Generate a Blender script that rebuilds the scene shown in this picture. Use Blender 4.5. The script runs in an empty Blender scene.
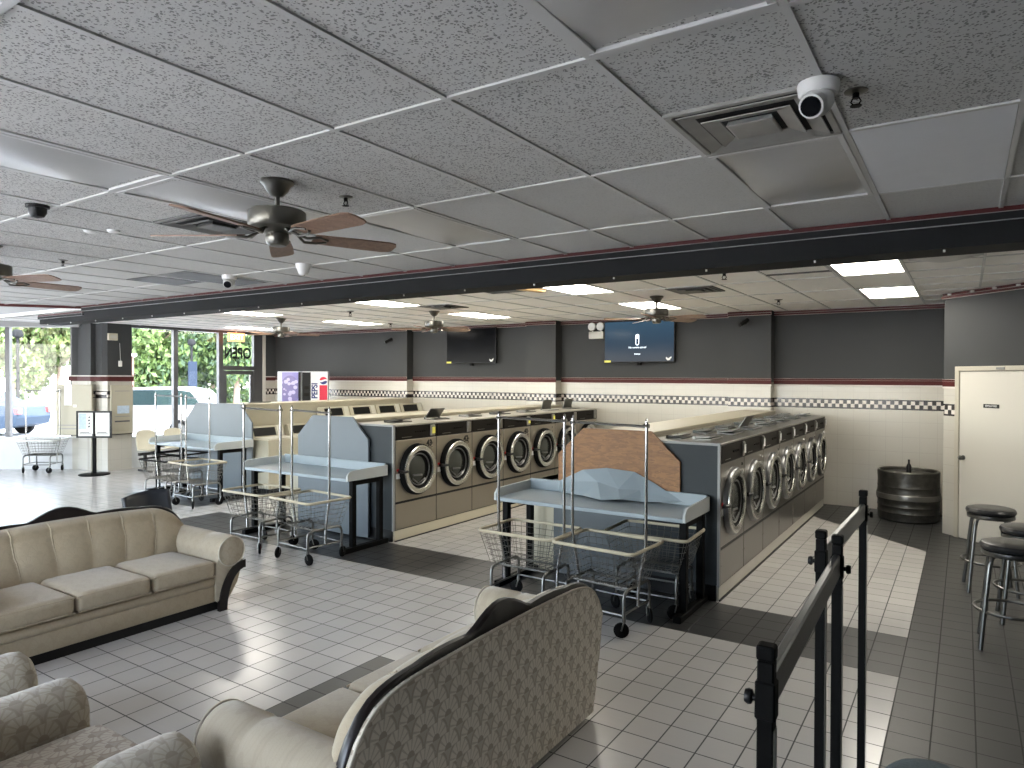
import bpy, bmesh, math, random
from mathutils import Vector, Matrix, Euler
random.seed(7)
PI = math.pi
S = bpy.context.scene
COL = S.collection

# ------------------------------------------------------------------ helpers
class MB:
    """collects shapes; build() links them as ONE mesh object"""
    def __init__(self):
        self.bm = bmesh.new()
        self.slot = 0
    def _mark(self, faces):
        for f in faces:
            f.material_index = self.slot
    def box(self, x0, x1, y0, y1, z0, z1, bev=0.0, seg=2, rot=None, piv=None):
        bm = self.bm
        r = bmesh.ops.create_cube(bm, size=1.0)
        vs = r['verts']
        c = Vector(((x0+x1)/2, (y0+y1)/2, (z0+z1)/2))
        for v in vs:
            v.co = Vector((v.co.x*(x1-x0), v.co.y*(y1-y0), v.co.z*(z1-z0))) + c
        fs = set(f for v in vs for f in v.link_faces)
        if bev > 0:
            es = list(set(e for v in vs for e in v.link_edges))
            rr = bmesh.ops.bevel(bm, geom=es, offset=bev, segments=seg, affect='EDGES', profile=0.5)
            fs = set(rr['faces']) | set(f for f in fs if f.is_valid)
            # gather connected verts
            vs = list(set(v for f in fs for v in f.verts))
        if rot is not None:
            p = Vector(piv) if piv is not None else c
            for v in vs:
                v.co = rot @ (v.co - p) + p
        self._mark([f for f in fs if f.is_valid])
        return vs
    def ring(self, pts):
        return [self.bm.verts.new(p) for p in pts]
    def loft(self, rings, closed=True, cap0=True, cap1=True, loop=False):
        bm = self.bm
        fs = []
        R = [self.ring(r) for r in rings]
        n = len(R[0])
        pairs = list(zip(R[:-1], R[1:]))
        if loop:
            pairs.append((R[-1], R[0]))
        for a, b in pairs:
            for i in range(n if closed else n-1):
                j = (i+1) % n
                try:
                    fs.append(bm.faces.new((a[i], a[j], b[j], b[i])))
                except ValueError:
                    pass
        if not loop and closed:
            if cap0: fs.append(bm.faces.new(list(reversed(R[0]))))
            if cap1: fs.append(bm.faces.new(R[-1]))
        self._mark(fs)
        return fs
    def tube(self, pts, r, n=8, loop=False):
        pts = [Vector(p) for p in pts]
        m = len(pts)
        rings = []
        t0 = (pts[1]-pts[0]).normalized()
        up = Vector((0, 0, 1)) if abs(t0.z) < 0.9 else Vector((1, 0, 0))
        a = t0.cross(up).normalized()
        for i, p in enumerate(pts):
            if loop:
                t = (pts[(i+1) % m]-pts[i-1]).normalized()
            elif i == 0:
                t = t0
            elif i == m-1:
                t = (pts[-1]-pts[-2]).normalized()
            else:
                t = ((pts[i+1]-p).normalized()+(p-pts[i-1]).normalized()).normalized()
            a = (a - t*a.dot(t))
            if a.length < 1e-6:
                a = t.orthogonal()
            a.normalize()
            b = t.cross(a)
            rr = r[i] if isinstance(r, (list, tuple)) else r
            rings.append([p + a*(rr*math.cos(2*PI*k/n)) + b*(rr*math.sin(2*PI*k/n)) for k in range(n)])
        return self.loft(rings, loop=loop)
    def cyl(self, p0, p1, r0, r1=None, n=16):
        r1 = r0 if r1 is None else r1
        return self.tube([p0, p1], [r0, r1], n)
    def lathe(self, prof, c=(0, 0, 0), axis='z', n=24, closed=False):
        """prof: list of (radius, height)"""
        c = Vector(c)
        rings = []
        for r, h in prof:
            row = []
            for k in range(n):
                a = 2*PI*k/n
                x, y = max(r, 1e-4)*math.cos(a), max(r, 1e-4)*math.sin(a)
                if axis == 'z': p = Vector((x, y, h))
                elif axis == 'y': p = Vector((x, h, -y))
                else: p = Vector((h, x, y))
                row.append(c+p)
            rings.append(row)
        return self.loft(rings, cap0=prof[0][0] < 0.003, cap1=prof[-1][0] < 0.003, loop=closed)
    def prism(self, poly, plane, a0, a1):
        """poly 2-D; plane 'xz' -> extrude along y, 'yz' -> x, 'xy' -> z"""
        def P(u, v, a):
            return {'xz': (u, a, v), 'yz': (a, u, v), 'xy': (u, v, a)}[plane]
        return self.loft([[P(u, v, a0) for u, v in poly], [P(u, v, a1) for u, v in poly]])
    def grid(self, f, nu, nv):
        """f(u,v) in [0,1]^2 -> point"""
        bm = self.bm
        V = [[bm.verts.new(f(i/nu, j/nv)) for j in range(nv+1)] for i in range(nu+1)]
        fs = []
        for i in range(nu):
            for j in range(nv):
                fs.append(bm.faces.new((V[i][j], V[i+1][j], V[i+1][j+1], V[i][j+1])))
        self._mark(fs)
        return fs
    def pillow(self, c, size, e=0.35, e2=None, nu=28, nv=16):
        """superellipsoid cushion"""
        e2 = e if e2 is None else e2
        c = Vector(c)
        def sp(x, p):
            return math.copysign(abs(x)**p, x)
        rings = []
        for j in range(1, nv):
            ph = -PI/2 + PI*j/nv
            row = []
            for i in range(nu):
                th = 2*PI*i/nu
                row.append(c + Vector((size[0]/2*sp(math.cos(ph), e2)*sp(math.cos(th), e),
                                       size[1]/2*sp(math.cos(ph), e2)*sp(math.sin(th), e),
                                       size[2]/2*sp(math.sin(ph), e2))))
            rings.append(row)
        return self.loft(rings)
    def ball(self, c, r, n=12, sq=(1, 1, 1)):
        return self.pillow(c, (2*r*sq[0], 2*r*sq[1], 2*r*sq[2]), 1.0, 1.0, n, max(6, n//2))
    def build(self, name, mats, parent=None, smooth=None, loc=None, rz=0.0):
        bm = self.bm
        bmesh.ops.recalc_face_normals(bm, faces=bm.faces[:])
        me = bpy.data.meshes.new(name)
        bm.to_mesh(me); bm.free()
        for m in (mats if isinstance(mats, (list, tuple)) else [mats]):
            me.materials.append(m)
        if smooth:
            ang = smooth if isinstance(smooth, float) else math.radians(40)
            try:
                me.shade_smooth()
                me.set_sharp_from_angle(angle=ang)
            except Exception:
                for p in me.polygons: p.use_smooth = True
        o = bpy.data.objects.new(name, me)
        COL.objects.link(o)
        if parent is not None:
            o.parent = parent
        if loc is not None:
            o.location = loc
        o.rotation_euler.z = rz
        return o

def tag(o, label=None, cat=None, group=None, kind=None):
    if label: o['label'] = label
    if cat: o['category'] = cat
    if group: o['group'] = group
    if kind: o['kind'] = kind
    return o
def thing(name, label, cat, loc=(0, 0, 0), rz=0.0, group=None):
    o = bpy.data.objects.new(name, None)
    o.empty_display_size = 0.1
    COL.objects.link(o)
    o.location = loc; o.rotation_euler.z = rz
    return tag(o, label, cat, group)
def struct(mb, name, mats, parent=None, smooth=None, loc=None, rz=0.0):
    o = mb.build(name, mats, parent, smooth, loc, rz)
    if parent is None: o['kind'] = 'structure'
    return o
def dup(root, loc, rz, label):
    r = root.copy(); COL.objects.link(r)
    r.location = loc; r.rotation_euler.z = rz; r['label'] = label
    for ch in list(root.children):
        c = ch.copy(); COL.objects.link(c); c.parent = r
        for g in list(ch.children):
            d = g.copy(); COL.objects.link(d); d.parent = c
    return r

# ------------------------------------------------------------------ materials
def new_mat(name):
    m = bpy.data.materials.new(name); m.use_nodes = True
    nt = m.node_tree
    return m, nt, nt.nodes['Principled BSDF']
def sock(b, *names):
    for n in names:
        if n in b.inputs: return b.inputs[n]
def M(name, col, rough=0.5, metal=0.0, noise=0.0, nscale=8.0, bump=0.0, bscale=60.0, spec=None, emit=None, coat=0.0):
    m, nt, b = new_mat(name)
    c = (col[0], col[1], col[2], 1)
    b.inputs['Base Color'].default_value = c
    b.inputs['Roughness'].default_value = rough
    b.inputs['Metallic'].default_value = metal
    if spec is not None: sock(b, 'Specular IOR Level', 'Specular').default_value = spec
    if coat: sock(b, 'Coat Weight', 'Clearcoat').default_value = coat
    if emit:
        sock(b, 'Emission Color', 'Emission').default_value = (emit[0], emit[1], emit[2], 1)
        b.inputs['Emission Strength'].default_value = emit[3]
    N, L = nt.nodes, nt.links
    tc = N.new('ShaderNodeTexCoord')
    nz = N.new('ShaderNodeTexNoise'); nz.inputs['Scale'].default_value = nscale; nz.inputs['Detail'].default_value = 4
    L.new(tc.outputs['Object'], nz.inputs['Vector'])
    if noise > 0:
        mx = N.new('ShaderNodeMixRGB'); mx.blend_type = 'MIX'
        mx.inputs[1].default_value = tuple(max(0, x*(1-noise)) for x in col)+(1,)
        mx.inputs[2].default_value = tuple(min(1, x*(1+noise)) for x in col)+(1,)
        L.new(nz.outputs['Fac'], mx.inputs[0]); L.new(mx.outputs[0], b.inputs['Base Color'])
    if bump > 0:
        nb = N.new('ShaderNodeTexNoise'); nb.inputs['Scale'].default_value = bscale; nb.inputs['Detail'].default_value = 3
        L.new(tc.outputs['Object'], nb.inputs['Vector'])
        bp = N.new('ShaderNodeBump'); bp.inputs['Strength'].default_value = bump; bp.inputs['Distance'].default_value = 0.01
        L.new(nb.outputs['Fac'], bp.inputs['Height']); L.new(bp.outputs['Normal'], b.inputs['Normal'])
    return m
class NG:
    """small maths-node writer"""
    def __init__(self, nt): self.nt = nt
    def m(self, op, a, b=None, c=None):
        n = self.nt.nodes.new('ShaderNodeMath'); n.operation = op
        for i, v in enumerate((a, b, c)):
            if v is None: continue
            if isinstance(v, (int, float)): n.inputs[i].default_value = v
            else: self.nt.links.new(v, n.inputs[i])
        return n.outputs[0]
    def mix(self, f, a, b):
        n = self.nt.nodes.new('ShaderNodeMixRGB')
        for i, v in enumerate((f, a, b)):
            if isinstance(v, (int, float)): n.inputs[i].default_value = v
            elif isinstance(v, tuple): n.inputs[i].default_value = v+(1,) if len(v) == 3 else v
            else: self.nt.links.new(v, n.inputs[i])
        return n.outputs[0]
    def mixv(self, f, a, b):
        # a + f*(b-a)
        return self.m('ADD', a, self.m('MULTIPLY', f, self.m('SUBTRACT', b, a)))
    def coords(self, kind='Object'):
        tc = self.nt.nodes.new('ShaderNodeTexCoord')
        s = self.nt.nodes.new('ShaderNodeSeparateXYZ')
        self.nt.links.new(tc.outputs[kind], s.inputs[0])
        return tc.outputs[kind], s.outputs[0], s.outputs[1], s.outputs[2]
    def noise(self, vec, scale, detail=3, rough=0.5):
        n = self.nt.nodes.new('ShaderNodeTexNoise')
        n.inputs['Scale'].default_value = scale; n.inputs['Detail'].default_value = detail
        n.inputs['Roughness'].default_value = rough
        self.nt.links.new(vec, n.inputs['Vector'])
        return n.outputs['Fac']
    def white(self, vec):
        n = self.nt.nodes.new('ShaderNodeTexWhiteNoise'); n.noise_dimensions = '3D'
        self.nt.links.new(vec, n.inputs['Vector'])
        return n.outputs['Value']
    def comb(self, x, y, z):
        n = self.nt.nodes.new('ShaderNodeCombineXYZ')
        for i, v in enumerate((x, y, z)):
            if isinstance(v, (int, float)): n.inputs[i].default_value = v
            else: self.nt.links.new(v, n.inputs[i])
        return n.outputs[0]

TILE = 0.2032; TX0 = -0.34; TY0 = 5.12
def mat_floor(name, col, grout, rough, streak):
    m, nt, b = new_mat(name); g = NG(nt); L = nt.links
    vec, x, y, z = g.coords('Object')
    u = g.m('DIVIDE', g.m('SUBTRACT', x, TX0), TILE); v = g.m('DIVIDE', g.m('SUBTRACT', y, TY0), TILE)
    fu = g.m('FRACT', u); fv = g.m('FRACT', v)
    du = g.m('MINIMUM', fu, g.m('SUBTRACT', 1.0, fu)); dv = g.m('MINIMUM', fv, g.m('SUBTRACT', 1.0, fv))
    gr = g.m('LESS_THAN', g.m('MINIMUM', du, dv), 0.019)
    rnd = g.white(g.comb(g.m('FLOOR', u), g.m('FLOOR', v), 0.0))
    c = g.mix(rnd, tuple(k*0.93 for k in col), tuple(k*1.05 for k in col))
    sv = nt.nodes.new('ShaderNodeMapping'); sv.inputs['Scale'].default_value = (3.0, 26.0, 1)
    L.new(vec, sv.inputs['Vector'])
    st = g.noise(sv.outputs[0], 1.5, 5, 0.6)
    c = g.mix(g.m('MULTIPLY', st, streak), c, tuple(k*0.55 for k in col))
    dirt = g.noise(vec, 0.9, 4, 0.6)
    c = g.mix(g.m('MULTIPLY', dirt, 0.22), c, tuple(k*0.6 for k in col))
    c = g.mix(gr, c, grout)
    L.new(c, b.inputs['Base Color'])
    rr = g.m('ADD', rough, g.m('MULTIPLY', gr, 0.4)); rr = g.m('ADD', rr, g.m('MULTIPLY', dirt, 0.08))
    L.new(rr, b.inputs['Roughness'])
    bp = nt.nodes.new('ShaderNodeBump'); bp.inputs['Strength'].default_value = 0.35; bp.inputs['Distance'].default_value = 0.003
    L.new(g.m('SUBTRACT', 1.0, gr), bp.inputs['Height']); L.new(bp.outputs[0], b.inputs['Normal'])
    return m
def mat_ceiling():
    m, nt, b = new_mat('ceiling_tile_fissured'); g = NG(nt); L = nt.links
    vec, x, y, z = g.coords('Object')
    # per-panel variation (2 ft x 4 ft panels)
    u = g.m('FLOOR', g.m('DIVIDE', g.m('SUBTRACT', x, -1.044), 0.61)); v = g.m('FLOOR', g.m('DIVIDE', g.m('SUBTRACT', y, 2.058), 1.2))
    rnd = g.white(g.comb(u, v, 3.0))
    vo = nt.nodes.new('ShaderNodeTexVoronoi'); vo.inputs['Scale'].default_value = 82
    wv = nt.nodes.new('ShaderNodeVectorMath'); wv.operation = 'ADD'
    nzc = nt.nodes.new('ShaderNodeTexNoise'); nzc.inputs['Scale'].default_value = 18
    L.new(vec, nzc.inputs['Vector']); L.new(vec, wv.inputs[0])
    sc = nt.nodes.new('ShaderNodeVectorMath'); sc.operation = 'SCALE'; sc.inputs['Scale'].default_value = 0.035
    L.new(nzc.outputs['Color'], sc.inputs[0]); L.new(sc.outputs[0], wv.inputs[1])
    L.new(wv.outputs[0], vo.inputs['Vector'])
    dots = g.m('LESS_THAN', vo.outputs['Distance'], g.m('ADD', 0.20, g.m('MULTIPLY', g.noise(vec, 9.0), 0.36)))
    few = g.m('GREATER_THAN', g.noise(vec, 55.0, 2), 0.44)
    dots = g.m('MULTIPLY', dots, few)
    smoothp = g.m('GREATER_THAN', y, 3.25)          # the newer plain panels lie from the third grid line on
    dots = g.m('MULTIPLY', dots, g.m('SUBTRACT', 1.0, g.m('MULTIPLY', smoothp, 0.82)))
    fin = g.noise(vec, 120.0, 2)
    c0 = g.mix(rnd, (0.57, 0.57, 0.55), (0.63, 0.63, 0.61))
    c0 = g.mix(g.m('MULTIPLY', fin, 0.25), c0, (0.55, 0.55, 0.54))
    st = g.m('MULTIPLY', g.m('POWER', g.noise(vec, 0.7, 5, 0.6), 3.0), 0.55)
    c0 = g.mix(st, c0, (0.40, 0.38, 0.34))
    c = g.mix(g.m('MULTIPLY', dots, 0.75), c0, (0.14, 0.14, 0.135))
    L.new(c, b.inputs['Base Color']); b.inputs['Roughness'].default_value = 0.9
    sock(b, 'Specular IOR Level', 'Specular').default_value = 0.2
    bp = nt.nodes.new('ShaderNodeBump'); bp.inputs['Strength'].default_value = 0.6; bp.inputs['Distance'].default_value = 0.004
    L.new(g.m('SUBTRACT', g.m('MULTIPLY', fin, 0.5), dots), bp.inputs['Height']); L.new(bp.outputs[0], b.inputs['Normal'])
    return m
def mat_wall(name, along):
    """grey paint above, white 4-inch tile below with a chequer band; ALONG = axis vector along the wall"""
    m, nt, b = new_mat(name); g = NG(nt); L = nt.links
    vec, x, y, z = g.coords('Object')
    a = g.m('ADD', g.m('MULTIPLY', x, along[0]), g.m('MULTIPLY', y, along[1]))
    def frac(v, s): return g.m('FRACT', g.m('DIVIDE', v, s))
    T = 0.108
    fa = frac(g.m('ADD', a, 50.0), T*2); fz = frac(z, T*2)
    ga = g.m('LESS_THAN', g.m('MINIMUM', fa, g.m('SUBTRACT', 1.0, fa)), 0.010)
    gz = g.m('LESS_THAN', g.m('MINIMUM', fz, g.m('SUBTRACT', 1.0, fz)), 0.010)
    grout = g.m('MAXIMUM', ga, gz)
    nz = g.noise(vec, 1.3, 4)
    tile = g.mix(nz, (0.42, 0.395, 0.345), (0.48, 0.455, 0.40))
    tile = g.mix(g.m('MULTIPLY', grout, 0.5), tile, (0.31, 0.29, 0.26))
    # chequer rows
    q = 0.0525
    ca = g.m('FLOOR', g.m('DIVIDE', g.m('ADD', a, 50.0), q)); cz = g.m('FLOOR', g.m('DIVIDE', g.m('SUBTRACT', z, 1.497), q))
    chk = g.m('ABSOLUTE', g.m('MODULO', g.m('ADD', ca, cz), 2.0))
    chk = g.m('GREATER_THAN', chk, 0.5)
    chkc = g.mix(chk, (0.010, 0.006, 0.006), (0.55, 0.50, 0.46))
    inb = g.m('MULTIPLY', g.m('GREATER_THAN', z, 1.475), g.m('LESS_THAN', z, 1.622))
    inc = g.m('MULTIPLY', g.m('GREATER_THAN', z, 1.497), g.m('LESS_THAN', z, 1.602))
    band = g.mix(inc, (0.012, 0.006, 0.007), chkc)
    low = g.mix(inb, tile, band)
    up = g.m('GREATER_THAN', z, 1.87)
    paint = g.mix(nz, (0.046, 0.048, 0.048), (0.054, 0.056, 0.057))
    L.new(g.mix(up, low, paint), b.inputs['Base Color'])
    L.new(g.mixv(up, 0.22, 0.6), b.inputs['Roughness'])
    L.new(g.mixv(up, 0.5, 0.12), sock(b, 'Specular IOR Level', 'Specular'))
    bp = nt.nodes.new('ShaderNodeBump'); bp.inputs['Strength'].default_value = 0.25; bp.inputs['Distance'].default_value = 0.003
    L.new(g.m('SUBTRACT', 1.0, g.m('MULTIPLY', grout, g.m('SUBTRACT', 1.0, up))), bp.inputs['Height']); L.new(bp.outputs[0], b.inputs['Normal'])
    return m
def mat_fan_fabric(name, base, light, dark, cu, cv, w=0.125, amt=1.0, rough=0.85):
    """woven upholstery with rows of overlapping fan (scallop) motifs; CU / CV = weights of (x,y,z) giving the two pattern axes"""
    m, nt, b = new_mat(name); g = NG(nt); L = nt.links
    vec, x, y, z = g.coords('Object')
    def dot(c):
        r = None
        for k, ax in zip(c, (x, y, z)):
            if k == 0: continue
            t = g.m('MULTIPLY', ax, k); r = t if r is None else g.m('ADD', r, t)
        return g.m('ADD', r, 20.0)
    u, v = dot(cu), dot(cv)
    R = w*0.56; h = w*0.46
    r0 = g.m('FLOOR', g.m('DIVIDE', v, h))
    outd, outang = None, None
    sel = []
    for k in range(3):
        r = g.m('SUBTRACT', r0, float(k))
        dv = g.m('MULTIPLY', g.m('SUBTRACT', v, g.m('MULTIPLY', r, h)), 0.86)
        off = g.m('MULTIPLY', g.m('ABSOLUTE', g.m('MODULO', r, 2.0)), 0.5)
        t = g.m('SUBTRACT', g.m('FRACT', g.m('ADD', g.m('DIVIDE', u, w), off)), 0.5)
        du = g.m('MULTIPLY', t, w)
        d = g.m('DIVIDE', g.m('SQRT', g.m('ADD', g.m('MULTIPLY', du, du), g.m('MULTIPLY', dv, dv))), R)
        sel.append((d, g.m('ARCTAN2', du, dv)))
    d, ang = sel[2]
    for k in (1, 0):
        ins = g.m('LESS_THAN', sel[k][0], 1.0)
        d = g.mixv(ins, d, sel[k][0]); ang = g.mixv(ins, ang, sel[k][1])
    rim = g.m('MULTIPLY', g.m('GREATER_THAN', d, 0.80), g.m('LESS_THAN', d, 0.90))
    rays = g.m('GREATER_THAN', g.m('SINE', g.m('MULTIPLY', ang, 13.0)), -0.62)
    inr = g.m('MULTIPLY', g.m('GREATER_THAN', d, 0.27), g.m('LESS_THAN', d, 0.76))
    rays = g.m('MULTIPLY', rays, inr)
    nz = g.noise(vec, 160.0, 2)
    c = g.mix(g.m('MULTIPLY', rays, amt), base, light)
    c = g.mix(g.m('MULTIPLY', g.m('LESS_THAN', d, 0.26), amt), c, dark)
    rimn = g.m('MULTIPLY', rim, g.m('GREATER_THAN', g.noise(vec, 90.0, 2), 0.36))
    c = g.mix(g.m('MULTIPLY', rimn, 0.8*amt), c, dark)
    c = g.mix(g.m('MULTIPLY', nz, 0.35), c, tuple(k*0.7 for k in base))
    dirt = g.noise(vec, 2.2, 4)
    c = g.mix(g.m('MULTIPLY', dirt, 0.25), c, tuple(k*0.72 for k in base))
    L.new(c, b.inputs['Base Color']); b.inputs['Roughness'].default_value = rough
    sock(b, 'Sheen Weight', 'Sheen').default_value = 0.25
    bp = nt.nodes.new('ShaderNodeBump'); bp.inputs['Strength'].default_value = 0.3; bp.inputs['Distance'].default_value = 0.004
    L.new(g.m('ADD', g.m('MULTIPLY', rays, 0.6), g.m('MULTIPLY', nz, 0.5)), bp.inputs['Height']); L.new(bp.outputs[0], b.inputs['Normal'])
    return m
def mat_wood(name, c1, c2, scale=3.0, rough=0.45):
    m, nt, b = new_mat(name); g = NG(nt); L = nt.links
    vec, x, y, z = g.coords('Object')
    mp = nt.nodes.new('ShaderNodeMapping'); mp.inputs['Scale'].default_value = (1.2, 1.2, 5.0)
    L.new(vec, mp.inputs['Vector'])
    n = g.noise(mp.outputs[0], scale, 6, 0.65)
    w = g.m('FRACT', g.m('MULTIPLY', n, 7.0))
    L.new(g.mix(w, c1, c2), b.inputs['Base Color']); b.inputs['Roughness'].default_value = rough
    return m
def mat_glass(name, tint=(1, 1, 1), refl=0.05):
    m = bpy.data.materials.new(name); m.use_nodes = True
    nt = m.node_tree; N, L = nt.nodes, nt.links
    N.remove(N['Principled BSDF'])
    out = N['Material Output']
    tr = N.new('ShaderNodeBsdfTransparent'); tr.inputs[0].default_value = tint+(1,)
    gl = N.new('ShaderNodeBsdfGlossy'); gl.inputs['Roughness'].default_value = 0.02
    fr = N.new('ShaderNodeFresnel'); fr.inputs['IOR'].default_value = 1.45
    mx = N.new('ShaderNodeMixShader')
    fm = N.new('ShaderNodeMath'); fm.operation = 'MULTIPLY'; fm.inputs[1].default_value = 0.45; L.new(fr.outputs[0], fm.inputs[0]); L.new(fm.outputs[0], mx.inputs[0]); L.new(tr.outputs[0], mx.inputs[1]); L.new(gl.outputs[0], mx.inputs[2])
    L.new(mx.outputs[0], out.inputs['Surface'])
    return m
def mat_leaf(name, c1, c2):
    m, nt, b = new_mat(name); g = NG(nt); L = nt.links
    vec, x, y, z = g.coords('Object')
    n = g.noise(vec, 2.5, 4)
    L.new(g.mix(n, c1, c2), b.inputs['Base Color'])
    b.inputs['Roughness'].default_value = 0.6
    return m

m_floor_w = mat_floor('floor_tile_white', (0.55, 0.53, 0.505), (0.045, 0.044, 0.042), 0.17, 0.12)
m_floor_g = mat_floor('floor_tile_grey', (0.038, 0.038, 0.0375), (0.026, 0.026, 0.025), 0.36, 0.75)
m_ceil = mat_ceiling()
m_tbar = M('ceiling_grid_white', (0.55, 0.55, 0.535), 0.45)
m_wall_far = mat_wall('wall_tile_and_paint', (1, 0))
m_wall_diag = mat_wall('wall_tile_and_paint_angled', (0.70, -0.714))
m_wall_left = mat_wall('wall_tile_and_paint_side', (0, 1))
m_grey_paint = M('grey_paint', (0.05, 0.052, 0.052), 0.6, noise=0.06)
m_red = M('red_trim', (0.060, 0.0075, 0.007), 0.55, spec=0.25)
m_redw = M('white_trim_edge', (0.50, 0.47, 0.43), 0.5)
m_mould = M('pale_moulding', (0.26, 0.26, 0.255), 0.5)
m_beam = M('beam_dark_grey', (0.016, 0.0172, 0.018), 0.7, noise=0.08, spec=0.1)
m_alu = M('storefront_dark_bronze', (0.10, 0.10, 0.105), 0.4, 0.6)
m_white = M('white_plastic', (0.70, 0.70, 0.68), 0.4)
m_offwhite = M('off_white_enamel', (0.50, 0.48, 0.42), 0.35, noise=0.03)
m_cream = M('cream_laminate', (0.50, 0.455, 0.34), 0.4, noise=0.05)
m_beige = M('beige_enamel', (0.40, 0.37, 0.285), 0.4, noise=0.05)
m_black = M('black_plastic', (0.007, 0.007, 0.0075), 0.4, spec=0.3)
m_rubber = M('black_rubber', (0.005, 0.005, 0.005), 0.65, spec=0.1)
m_blackmetal = M('black_metal', (0.004, 0.004, 0.004), 0.55, 0.0, spec=0.06)
m_street = M('street_dark_metal', (0.012, 0.013, 0.014), 0.8, spec=0.05)
m_steel = M('stainless_steel', (0.33, 0.295, 0.245), 0.36, 0.8, noise=0.04, nscale=3)
m_steel_r = M('stainless_steel_bright', (0.26, 0.245, 0.222), 0.28, 0.9, noise=0.04, nscale=3)
m_chrome = M('chrome', (0.36, 0.36, 0.35), 0.18, 1.0)
m_chrome_d = M('dull_chrome', (0.17, 0.17, 0.162), 0.32, 1.0, noise=0.15, nscale=30)
m_ringm = M('door_ring_metal', (0.56, 0.55, 0.51), 0.25, 0.9)
m_drum = M('drum_steel', (0.16, 0.16, 0.16), 0.3, 0.8, noise=0.3, nscale=20)
m_darkgrey = M('slate_grey_panel', (0.036, 0.042, 0.046), 0.55, noise=0.05, spec=0.2)
m_blue = M('pale_blue_laminate', (0.25, 0.295, 0.325), 0.32, noise=0.04)
m_blue_edge = M('grey_laminate_edge', (0.42, 0.44, 0.44), 0.4)
m_bluepan = M('blue_grey_laminate', (0.105, 0.128, 0.145), 0.42, noise=0.05)
m_ply = mat_wood('plywood', (0.155, 0.058, 0.010), (0.255, 0.112, 0.024), 2.2, 0.5)
m_darkwood = M('dark_wood', (0.007, 0.0045, 0.0045), 0.32, spec=0.4)
m_bladewood = mat_wood('blade_wood', (0.20, 0.12, 0.08), (0.27, 0.17, 0.12), 4.0, 0.5)
m_nickel = M('brushed_nickel', (0.16, 0.155, 0.135), 0.32, 0.9)
m_rim = M('tan_rim_coating', (0.40, 0.35, 0.25), 0.5)
m_wire = M('basket_wire', (0.13, 0.125, 0.11), 0.4, 0.7)
m_panel_dark = M('dark_control_panel', (0.010, 0.008, 0.0065), 0.5, spec=0.12)
m_window_dark = M('smoked_window', (0.006, 0.006, 0.006), 0.45, spec=0.2)
m_wtop = M('washer_top_enamel', (0.36, 0.34, 0.29), 0.4, noise=0.08)
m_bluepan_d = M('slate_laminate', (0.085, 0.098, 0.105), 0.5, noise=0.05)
m_yellow = M('yellow_sticker', (0.75, 0.70, 0.12), 0.5)
m_paper = M('white_paper', (0.78, 0.78, 0.76), 0.7)
m_redplastic = M('red_plastic', (0.45, 0.02, 0.02), 0.35)
m_vinyl = M('black_vinyl', (0.010, 0.010, 0.011), 0.33, bump=0.1, bscale=80)
m_navy = M('navy_vinyl', (0.010, 0.012, 0.017), 0.45)
m_concrete = M('pale_concrete', (0.55, 0.54, 0.52), 0.8, noise=0.12, nscale=2)
m_asphalt = M('bright_asphalt', (0.45, 0.45, 0.45), 0.85, noise=0.1, nscale=3)
m_carwhite = M('white_car_paint', (0.42, 0.43, 0.45), 0.4)
m_carblue = M('slate_blue_car_paint', (0.020, 0.032, 0.050), 0.6, spec=0.08)
m_carglass = M('car_glass', (0.020, 0.038, 0.038), 0.6, spec=0.06)
m_tail = M('tail_lamp_red', (0.20, 0.012, 0.012), 0.3)
m_brick = M('red_brick', (0.10, 0.045, 0.035), 0.85, noise=0.2, nscale=6)
m_trunk = M('tree_bark', (0.16, 0.12, 0.09), 0.9, noise=0.2)
m_leaf1 = mat_leaf('leaves_bright', (0.030, 0.075, 0.012), (0.10, 0.145, 0.04))
m_leaf2 = mat_leaf('leaves_yellow_green', (0.045, 0.065, 0.013), (0.10, 0.11, 0.04))
m_leaf3 = mat_leaf('leaves_deep', (0.014, 0.038, 0.015), (0.042, 0.08, 0.028))
m_glass = mat_glass('window_glass')
m_doorglass = M('washer_door_glass', (0.050, 0.053, 0.047), 0.20, 0.0, spec=0.22)
m_shade = M('acrylic_diffuser_unlit', (0.44, 0.44, 0.43), 0.30, noise=0.18, nscale=2.5)
m_lit = M('acrylic_diffuser_lit', (0.9, 0.9, 0.88), 0.4, emit=(1.0, 0.945, 0.83, 8.5))
m_ventgrey = M('vent_grey_metal', (0.11, 0.11, 0.104), 0.5, 0.3, noise=0.35, nscale=6)
m_ventdark = M('vent_shadow', (0.015, 0.015, 0.015), 0.8)
m_ventwhite = M('vent_white_metal', (0.30, 0.295, 0.275), 0.4, noise=0.3, nscale=8)
m_keg = M('keg_dark_steel', (0.085, 0.082, 0.075), 0.38, 0.75, noise=0.45, nscale=14, bump=0.25, bscale=25)
m_kegband = M('keg_band_steel', (0.26, 0.255, 0.24), 0.3, 0.85, noise=0.15)
m_door = M('door_white_paint', (0.50, 0.475, 0.42), 0.45)
m_frame = M('door_frame_putty', (0.38, 0.35, 0.285), 0.5)
m_bluefab = M('blue_grey_fabric', (0.13, 0.165, 0.18), 0.9, noise=0.35, nscale=120, bump=0.3, bscale=200)
m_screen = M('tv_screen_off', (0.004, 0.0045, 0.006), 0.15, spec=0.06)
m_shell = M('cream_shell_plastic', (0.60, 0.56, 0.44), 0.4)

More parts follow.
